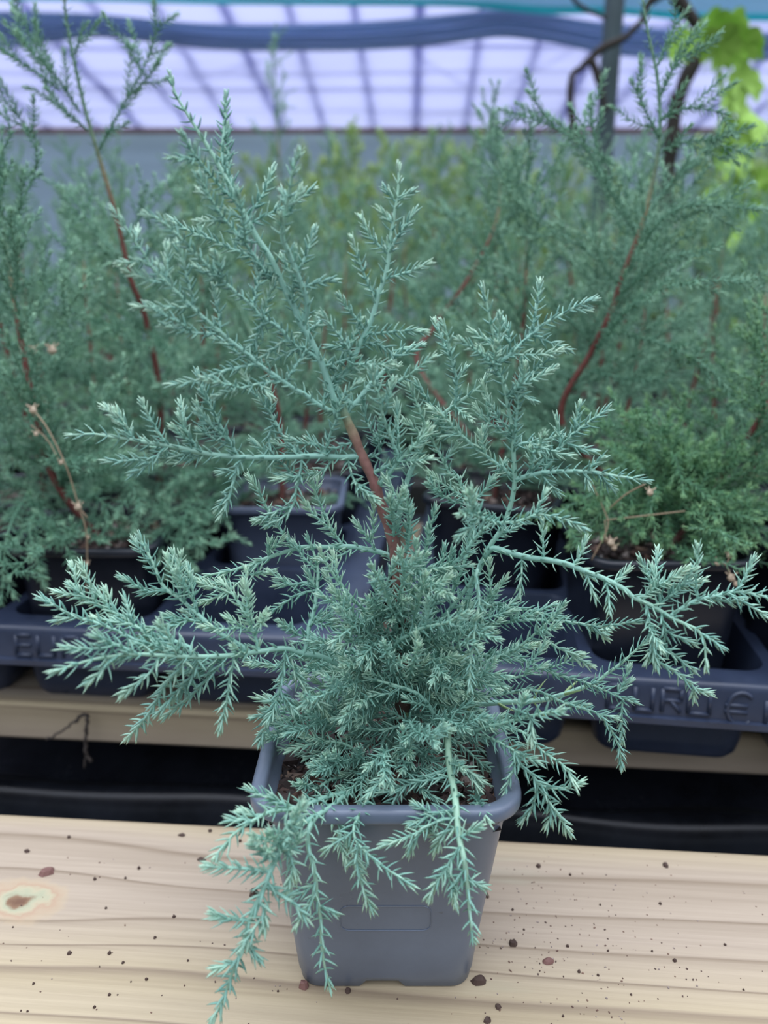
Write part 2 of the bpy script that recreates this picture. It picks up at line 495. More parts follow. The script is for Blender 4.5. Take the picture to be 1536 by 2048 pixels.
def plank(name, origin, yaw, y0, y1, thick, m, length=2.4):
    mb = MB()
    nx = 2
    hx = length / 2; r = 0.003
    prof = [(y0 + r, 0), (y1 - r, 0), (y1 - r * 0.3, -r * 0.3), (y1, -r), (y1, -thick + r), (y1 - r, -thick), (y0 + r, -thick), (y0, -thick + r), (y0, -r), (y0 + r * 0.3, -r * 0.3)]
    V = [[x, a, b] for x in (-hx, hx) for a, b in prof]
    k = len(prof)
    mb.add(V, [np.array([[i, (i + 1) % k, k + (i + 1) % k, k + i][::-1] for i in range(k)]), np.array([list(range(k))]), np.array([list(range(2 * k - 1, k - 1, -1))])])
    o = mb.build(name, m, smooth=False)
    o.location = origin; o.rotation_euler = (0, 0, yaw)
    return o
tag(plank('bench_plank', tuple(FRONT0), YAW, -0.195, 0.0, 0.038, M['wood']),
    'pale pine plank under the grey pot, knot at its left end', 'plank')
r0 = np.array([0.0, 0.4165, BZ])
YAW2 = math.radians(-4.8)
for k, (a, b) in enumerate(((0.0, 0.145), (0.26, 0.40))):
    o = plank('bench_plank', tuple(r0), YAW2, a, b, 0.028, M['wood2'])
    tag(o, ['brownish pine plank under the front edge of both pot trays', 'pine plank further back under the pot trays'][k], 'plank', kind=None)

# black sheet hung under the gap between the planks
mb = MB()
prof = [(-0.10, -0.20), (0.0, -0.24), (0.08, -0.235), (0.118, -0.20), (0.136, -0.150), (0.146, -0.112), (0.155, -0.101), (0.165, -0.104), (0.175, -0.112), (0.22, -0.105), (0.30, -0.09), (0.45, -0.07)]
pr = smooth_path([(0, a, b) for a, b in prof], 0.004)
xs = np.linspace(-0.9, 0.9, 121)
V = []
for x in xs:
    for q in pr:
        w = 0.0022 * math.sin(x * 31 + q[1] * 40) + 0.003 * mnoise.noise(Vector((x * 9, q[1] * 30, 2.2)))
        V.append([x, q[1] + w, q[2] + 0.8 * w])
k = len(pr)
i = np.arange(len(xs) - 1)[:, None] * k; j = np.arange(k - 1)[None]
mb.add(V, [np.stack([i + j, i + k + j, i + k + j + 1, i + j + 1], -1).reshape(-1, 4)])
o = mb.build('plastic_sheet', M['sheet']); o.location = tuple(FRONT0); o.rotation_euler = (0, 0, YAW)
tag(o, 'black plastic sheet with a glossy fold, seen in the gap between the two planks', 'plastic sheet')

# ground, far bench, tunnel end
M['gravel'] = simple('dark_gravel', (0.10, 0.105, 0.10), 0.9)
mb = MB(); g = 6.0
mb.add([[-g, -1.5, 0], [g, -1.5, 0], [g, 9, 0], [-g, 9, 0]], [np.array([[0, 1, 2, 3]])])
tag(mb.build('floor', M['gravel'], smooth=False), kind='structure')

M['rail'] = simple('brown_wood_rail', (0.36, 0.22, 0.17), 0.7)
M['lower_film'] = film_mat('blue_grey_film', (0.42, 0.55, 0.62))
M['roof_film'] = film_mat('lilac_white_film', (0.62, 0.64, 0.90), streak=0.12)
M['net'] = film_mat('blue_grey_net', (0.42, 0.53, 0.70), streak=0.30)
M['teal'] = film_mat('teal_net', (0.08, 0.80, 0.74), streak=0.2)
M['cyan'] = film_mat('pale_cyan_net', (0.50, 0.90, 0.98), streak=0.2)
M['rib'] = film_mat('grey_violet_band', (0.72, 0.72, 0.92), streak=0.05)
zr = P(768, 265, 400)[2]
SL = math.tan(math.radians(9.5))
def roofz(y): return zr + (4.0 - y) * SL
mb = MB()
xs = np.linspace(-3.6, 3.6, 73); ys = np.linspace(1.9, 4.0, 40)
V = [[x, y, roofz(y) + 0.012 * mnoise.noise(Vector((x * 0.8, y * 6, 0))) + 0.004 * math.sin(y * 24 + 1.5 * math.sin(x * 2)) + 0.010] for x in xs for y in ys]
k = len(ys); i = np.arange(len(xs) - 1)[:, None] * k; j = np.arange(k - 1)[None]
mb.add(V, [np.stack([i + j, i + k + j, i + k + j + 1, i + j + 1], -1).reshape(-1, 4)])
tag(mb.build('wall_back', M['roof_film']), kind='structure')
mb = MB()
xs = np.linspace(-3.6, 3.6, 73); zs = np.linspace(0.0, zr, 20)
V = [[x, 4.02 + 0.02 * mnoise.noise(Vector((x * 3, z * 2, 4))), z] for x in xs for z in zs]
k = len(zs); i = np.arange(len(xs) - 1)[:, None] * k; j = np.arange(k - 1)[None]
mb.add(V, [np.stack([i + j, i + k + j, i + k + j + 1, i + j + 1], -1).reshape(-1, 4)])
tag(mb.build('wall_skirting', M['lower_film']), kind='structure')
mb = MB(); box(mb, (0, 3.97, zr + 0.002), (3.6, 0.02, 0.011))
tag(mb.build('trim_1', M['rail'], smooth=False), kind='structure')
# roof tubes running down the slope, cords across
dirx = math.tan(math.radians(2.3))
ti = 2
for kx in range(-11, 11):
    x0 = 0.16 + kx * 0.215
    mb = MB()
    pts = [(x0 - (4.0 - y) * dirx + 0.01 * math.sin(kx * 3 + y), y, roofz(y) + 0.030) for y in np.linspace(4.0, 1.9, 12)]
    tube(mb, pts, 0.012 if kx % 3 else 0.017, 8)
    tag(mb.build('trim_%d' % ti, M['rib']), kind='structure'); ti += 1
for y, r in ((3.78, 0.006), (3.55, 0.010), (3.38, 0.008), (3.18, 0.012), (3.02, 0.008)):
    mb = MB(); tube(mb, [(x, y, roofz(y) + 0.034 + 0.004 * math.sin(x * 4 + y * 9)) for x in np.linspace(-3.5, 3.5, 40)], r, 6)
    tag(mb.build('trim_%d' % ti, M['rib']), kind='structure'); ti += 1
for a, b in (((340, 170), (560, 120)), ((820, 110), (930, 178)), ((1150, 105), (1010, 178))):
    def onroof(px, py):
        lo = P(px, py, 100) - np.array([0, 0, BZ + CAMH])
        s = (zr + 4 * SL - BZ - CAMH) / (lo[2] + SL * lo[1])
        return lo * s + np.array([0, 0, BZ + CAMH + 0.03])
    mb = MB(); tube(mb, smooth_path([onroof(*a), onroof(*b)], 0.05), 0.004, 5)
    tag(mb.build('trim_%d' % ti, M['rib']), kind='structure'); ti += 1

def curtain(name, top, bot, Y, m, folds, label, cat, parent=None, amp=2.0):
    xs = np.arange(-260, 1820, 12.0)
    tx = np.interp(xs, [p[0] for p in top], [p[1] for p in top]); bx = np.interp(xs, [p[0] for p in bot], [p[1] for p in bot])
    ker = np.ones(7) / 7
    tx = np.convolve(np.pad(tx, 3, 'edge'), ker, 'valid'); bx = np.convolve(np.pad(bx, 3, 'edge'), ker, 'valid')
    mb = MB(); V = []; nv = 26
    for a, t, b in zip(xs, tx, bx):
        for q in np.linspace(0, 1, nv):
            dy = amp * math.sin(q * folds * math.pi * 2 + 0.6 * math.sin(a / 150.0)) + amp * 0.4 * math.sin(a / 37.0 + q * 3)
            V.append(P(a, t + (b - t) * q, Y + dy))
    i = np.arange(len(xs) - 1)[:, None] * nv; j = np.arange(nv - 1)[None]
    mb.add(V, [np.stack([i + j, i + j + 1, i + nv + j + 1, i + nv + j], -1).reshape(-1, 4)])
    o = mb.build(name, m, parent)
    if label: tag(o, label, cat)
    return o
curtain('shade_net', [(-300, 14), (0, 22), (150, 25), (250, 32), (380, 46), (500, 50), (700, 45), (800, 38), (900, 28), (980, 19), (1030, 15), (1100, 28), (1200, 45), (1300, 55), (1400, 62), (1536, 65), (1900, 60)],
        [(-300, 120), (0, 97), (100, 86), (190, 72), (300, 85), (400, 98), (500, 102), (700, 102), (800, 97), (900, 88), (1000, 72), (1100, 85), (1200, 107), (1300, 118), (1400, 120), (1536, 122), (1900, 110)],
        262, M['net'], 3.0, 'sagging blue-grey shade net gathered in folds under the white tunnel film', 'shade net')
tn = empty('shade_screen', tuple(P(768, -30, 250)))
def under(o, par):
    o.parent = par; o.matrix_parent_inverse = Matrix.Translation(-par.location)
top = [(-300, -150), (1900, -150)]
b1 = [(-300, -8), (200, -4), (400, 0), (900, 2), (1000, 6), (1100, 14), (1200, 12), (1260, 16), (1350, 24), (1480, 27), (1536, 27), (1900, 30)]
b2 = [(-300, -3), (200, 3), (400, 9), (900, 13), (1000, 20), (1100, 30), (1200, 28), (1260, 30), (1350, 40), (1480, 43), (1536, 43), (1900, 45)]
under(curtain('net_panel', top, b1, 250, M['cyan'], 2.0, None, None, amp=1.2), tn)
under(curtain('hem', b1, b2, 250, M['teal'], 1.0, None, None, amp=0.6), tn)
tag(tn, 'teal-hemmed pale cyan shade screen hanging across the very top', 'shade screen')

# ------------------------------------------------------------------ pots and trays
def ring(hw, r, z, ns=8, nc=7, notch=0.0):
    pts = []
    r = min(r, hw * 0.98)
    for q in range(4):
        a0 = q * math.pi / 2
        # straight side then a corner; start on the side facing -y
        c, s = math.cos(a0), math.sin(a0)
        loc = [(-(hw - r) + 2 * (hw - r) * t, -hw) for t in np.linspace(0, 1, ns, endpoint=False)]
        loc += [((hw - r) + r * math.sin(t), -(hw - r) - r * math.cos(t)) for t in np.linspace(0, math.pi / 2, nc, endpoint=False)]
        for x, y in loc:
            zz = z
            if notch and abs(x + 0.001) < hw * 0.24 and y < -hw * 0.9: zz = z + notch
            pts.append((x * c - y * s, x * s + y * c, zz))
    return pts

def loft(mb, rings, mi=0, tone=0.5, cap0=False, cap1=False, flip=False):
    k = len(rings[0]); V = [p for r in rings for p in r]
    Fq = []
    for a in range(len(rings) - 1):
        for j in range(k):
            q = [a * k + j, a * k + (j + 1) % k, (a + 1) * k + (j + 1) % k, (a + 1) * k + j]
            Fq.append(q[::-1] if flip else q)
    fs = [np.array(Fq)]
    if cap0: fs.append(np.array([list(range(k))[::-1]]))
    if cap1: fs.append(np.array([[(len(rings) - 1) * k + j for j in range(k)]]))
    mb.add(V, fs, mi, tone)

def pot_mesh(name, m, ht=0.0475, hb=0.033, H=0.091, ns=20, nc=9, panel=True):
    mb = MB()
    w = lambda z: hb + (ht - 0.0042 - hb) * z / (H - 0.0058)
    R = [ring(hb - 0.002, 0.007, 0.0022, ns, nc)]
    R += [ring(hb - 0.0008, 0.008, 0.0, ns, nc, notch=0.0028), ring(hb, 0.008, 0.0006, ns, nc, notch=0.0026), ring(w(0.005), 0.0085, 0.005, ns, nc)]
    R += [ring(w(0.0056) + 0.0003, 0.0085, 0.0058, ns, nc)]
    for z in (0.02, 0.045, 0.065): R.append(ring(w(z), 0.0085 + 0.06 * z, z, ns, nc))
    zt = H - 0.0058
    R += [ring(w(zt), 0.0125, zt, ns, nc), ring(w(zt) + 0.0010, 0.0130, zt + 0.0004, ns, nc), ring(ht - 0.0009, 0.0145, zt + 0.0003, ns, nc), ring(ht - 0.0001, 0.015, zt + 0.0010, ns, nc), ring(ht, 0.015, zt + 0.0018, ns, nc), ring(ht - 0.0001, 0.015, H - 0.0016, ns, nc),
          ring(ht - 0.0006, 0.0147, H - 0.0005, ns, nc), ring(ht - 0.0016, 0.0140, H, ns, nc), ring(ht - 0.0044, 0.0122, H - 0.0003, ns, nc), ring(ht - 0.0052, 0.0116, H - 0.0010, ns, nc), ring(ht - 0.0056, 0.0112, H - 0.0026, ns, nc), ring(ht - 0.0061, 0.0108, H - 0.0075, ns, nc), ring(ht - 0.0075, 0.0100, H - 0.0082, ns, nc)]
    for z in (0.06, 0.03, 0.005): R.append(ring(w(z) - 0.0018, 0.0085, z, ns, nc))
    loft(mb, R, cap1=False)
    k = len(R[-1]); 
    mb.add(R[-1], [np.array([list(range(k))])])
    mb.add(R[0], [np.array([list(range(k))[::-1]])])
    if panel:                       # raised outline of the label field on the front
        zc, hh, hx = 0.0375, 0.0062, 0.0165
        def fp(x, z): return (x, -w(z) - 0.0001, z)
        rr = 0.003
        pts = []
        for cx, cz, a0 in ((hx - rr, zc + hh - rr, 0), (-hx + rr, zc + hh - rr, 90), (-hx + rr, zc - hh + rr, 180), (hx - rr, zc - hh + rr, 270)):
            for t in (0, 30, 60, 90):
                a = math.radians(a0 + t); pts.append(fp(cx + rr * math.cos(a), cz + rr * math.sin(a)))
        pts.append(pts[0])
        tube(mb, pts, 0.0002, 6)
    return mb

def soil_mesh(mb, hw, z, seed, chips=160, big=1.0):
    rs = random.Random(seed)
    n = 26
    xs = np.linspace(-hw, hw, n)
    V = []
    for x in xs:
        for y in xs:
            V.append([x, y, z + 0.0016 * mnoise.noise(Vector((x * 160 + seed, y * 160, 1))) + 0.0025 * mnoise.noise(Vector((x * 50, y * 50, seed)))])
    i = np.arange(n - 1)[:, None] * n; j = np.arange(n - 1)[None]
    tone = [0.15 + 0.25 * abs(mnoise.noise(Vector((v[0] * 300, v[1] * 300, seed)))) for v in V]
    mb.add(V, [np.stack([i + j, i + n + j, i + n + j + 1, i + j + 1], -1).reshape(-1, 4)], 0, tone)

def chips_mesh(mb, hw, z, seed, count, smax=0.006, bright=0.12):
    rs = random.Random(seed)
    for c in range(count):
        x, y = rs.uniform(-hw, hw), rs.uniform(-hw, hw)
        L, W, T = rs.uniform(0.3, 1) * smax, rs.uniform(0.25, 0.6) * smax, rs.uniform(0.15, 0.4) * smax
        s = np.array([[-1,-1,-1],[1,-1,-1],[1,1,-1],[-1,1,-1],[-1,-1,1],[1,-1,1],[1,1,1],[-1,1,1]], float)
        s = s * (1 + 0.35 * np.array([[rs.uniform(-1, 1) for _ in range(3)] for _ in range(8)])) * np.array([L, W, T]) * 0.5
        R = Matrix.Rotation(rs.uniform(0, 6.28), 3, 'Z') @ Matrix.Rotation(rs.uniform(-0.6, 0.6), 3, 'X') @ Matrix.Rotation(rs.uniform(-0.5, 0.5), 3, 'Y')
        s = s @ np.array(R).T + [x, y, z + T * 0.4 + rs.uniform(0, 0.0012)]
        q = rs.random()
        tone = rs.uniform(0.75, 1.0) if q < bright else (rs.uniform(0.45, 0.65) if q < 0.4 else rs.uniform(0.1, 0.4))
        mb.add(s, [np.array([[0,3,2,1],[4,5,6,7],[0,1,5,4],[1,2,6,5],[2,3,7,6],[3,0,4,7]])], 0, tone)

def tray(name, origin, yaw, cols, rows, label, text=None, pitch=0.098, bord=0.014, ends=0.014):
    """origin = front left corner of the skirt on the bench; cells counted from it"""
    t = empty(name, (origin[0], origin[1], BZ), yaw)
    zt = 0.060; ns, nc = 8, 7
    mb = MB()
    half = pitch / 2
    for c in range(cols):
        for r in range(rows):
            cx = ends + half + c * pitch; cy = bord + half + r * pitch
            outer = ring(half, 0.0002, zt, ns, nc)
            R = [outer, ring(0.0455, 0.013, zt, ns, nc), ring(0.0450, 0.013, zt - 0.0012, ns, nc), ring(0.0415, 0.013, 0.012, ns, nc), ring(0.0400, 0.012, 0.004, ns, nc), ring(0.037, 0.010, 0.0, ns, nc)]
            R = [[(x + cx, y + cy, z) for x, y, z in rr] for rr in R]
            loft(mb, R)
            k = len(R[0]); mb.add(R[-1], [np.array([list(range(k))])])
    X1 = 2 * ends + cols * pitch; Y1 = 2 * bord + rows * pitch
    # border strip, rounded edge, skirt with a foot flange, swept round the outline
    def rect(inset, z):
        i_ = inset
        if inset == bord: return [(ends, i_, z), (X1 - ends, i_, z), (X1 - ends, Y1 - i_, z), (ends, Y1 - i_, z)]
        return [(i_, i_, z), (X1 - i_, i_, z), (X1 - i_, Y1 - i_, z), (i_, Y1 - i_, z)]
    prof = [(bord, zt), (0.0042, zt), (0.0026, zt - 0.0006), (0.0015, zt - 0.0020), (0.0008, zt - 0.0042), (-0.0012, 0.0415), (-0.0014, 0.0405), (-0.0040, 0.0402), (-0.0044, 0.0370), (-0.0040, 0.0366), (0.0005, 0.0370), (0.0030, 0.0560)]
    R = [rect(a, b) for a, b in prof]
    V = [p for r in R for p in r]; Fq = []
    for a in range(len(R) - 1):
        for j in range(4):
            Fq.append([a * 4 + j, a * 4 + (j + 1) % 4, (a + 1) * 4 + (j + 1) % 4, (a + 1) * 4 + j][::-1])
    mb.add(V, [np.array(Fq)])
    o = mb.build('tray_body', M['tray'], t, smooth=False)
    for f in o.data.polygons: f.use_smooth = True
    es = o.modifiers.new('edges', 'EDGE_SPLIT'); es.split_angle = math.radians(50)
    if text:
        for ch, x0, w, zc in text:
            g = MB(); h = 0.0062; b = 0.0011; th = 0.00125
            def fpt(u, v):           # on the sloping front face
                z = zc + v; yy = 0.0008 + (-0.0012 - 0.0008) * (0.0558 - z) / (0.0558 - 0.0415)
                return np.array([x0 + u, yy, z])
            def bar(pts):
                pp = [fpt(*p) for p in pts]
                tube(g, smooth_path(pp, 0.0006) if len(pp) > 6 else pp, th, 8)
            if ch == 'E':
                bar([(0, -h), (0, h)]); bar([(0, h), (w, h)]); bar([(0, 0), (w, 0)]); bar([(0, -h), (w, -h)])
            elif ch == 'U':
                bar([(0, h), (0, -h)]); bar([(0, -h), (w, -h)]); bar([(w, -h), (w, h)])
            elif ch == 'R':
                bar([(0, -h), (0, h)]); bar([(0, h), (w, h)]); bar([(w, h), (w, 0)]); bar([(w, 0), (0, 0)]); bar([(w * 0.45, 0), (w, -h)])
            elif ch == 'O':
                bar([(0, -h), (0, h)]); bar([(0, h), (w, h)]); bar([(w, h), (w, -h)]); bar([(w, -h), (0, -h)])
            elif ch == 'C':
                R_ = w * 0.55
                bar([(w * 0.6 + R_ * math.cos(math.radians(a)), 1.25 * R_ * math.sin(math.radians(a))) for a in range(48, 313, 12)])
                bar([(-w * 0.05, h * 0.28), (w * 0.85, h * 0.28)]); bar([(-w * 0.05, -h * 0.28), (w * 0.85, -h * 0.28)])
            lo = g.build('embossed_letter' if ch != 'C' else 'embossed_euro_sign', M['tray'], t)
    t['_e'] = ends
    tag(t, label, 'pot tray')
    return t, pitch, bord

def cell(trayo, c, r, pitch=0.098, bord=0.014):
    x = trayo['_e'] + pitch * (c + 0.5); y = bord + pitch * (r + 0.5)
    a = trayo.rotation_euler.z
    ca, sa = math.cos(a), math.sin(a)
    return np.array([trayo.location.x + x * ca - y * sa, trayo.location.y + x * sa + y * ca])

yA, yB = math.radians(-5.4), math.radians(-7.8)
oB = np.array([-0.002, 0.377])
# left tray: counted so that its right end sits beside tray B
colsA = 4
lenA = 2 * 0.030 + colsA * 0.098
endA = np.array([-0.015, 0.402])
oA = endA - lenA * np.array([math.cos(yA), math.sin(yA)])
def skirt_x(px, py, o, yaw, z=0.050):
    q = Pz(px, py, z * 100)
    # slide along the ray so that it lies on the skirt plane
    for Y in np.linspace(0.25, 0.6, 701):
        w_ = P(px, py, Y * 100)
        l = local(w_, o, yaw)
        if l[1] > -0.0005: return l[0], w_[2] - BZ
    return 0, z
txtA, txtB = [], []
for ch, pa, pb, py in (('E', 33, 62, 1289), ('U', 76, 108, 1291), ('R', 126, 155, 1294), ('O', 172, 205, 1297)):
    x0, zc = skirt_x(pa, py, oA, yA); x1, _ = skirt_x(pb, py, oA, yA); txtA.append((ch, x0, x1 - x0, zc))
for ch, pa, pb, py in (('E', 1216, 1246, 1392), ('U', 1270, 1306, 1396), ('R', 1325, 1362, 1400), ('O', 1378, 1420, 1404), ('C', 1452, 1503, 1416), ('U', 1532, 1568, 1424)):
    x0, zc = skirt_x(pa, py, oB, yB); x1, _ = skirt_x(pb, py, oB, yB); txtB.append((ch, x0, x1 - x0, zc))
trayA, PT, BD = tray('pot_tray', oA, yA, colsA, 5, 'charcoal plastic pot tray on the left, EURO moulded on its front rim', txtA, ends=0.030)
trayB, _, _ = tray('pot_tray', oB, yB, 4, 5, 'charcoal plastic pot tray on the right, EURO and a euro sign moulded on its rim', txtB)
# ------------------------------------------------------------------ the juniper in the grey pot
POTC = np.array([0.0006, 0.2625])
hero = empty('potted_juniper', (POTC[0], POTC[1], BZ))
hinv = np.array([POTC[0], POTC[1], BZ])
pot = pot_mesh('pot', M['pot']).build('pot', M['pot'], hero)
es = pot.modifiers.new('edges', 'EDGE_SPLIT'); es.split_angle = math.radians(60)
mb = MB(); soil_mesh(mb, 0.0400, 0.0775, 3)
mb.build('soil', M['soil'], hero)
mb = MB(); chips_mesh(mb, 0.0390, 0.0785, 8, 900, 0.0062)
chips_mesh(mb, 0.0380, 0.0790, 9, 110, 0.0085, 0.25)
tag(mb.build('bark_mulch', M['soil'], hero, smooth=False), kind='stuff')

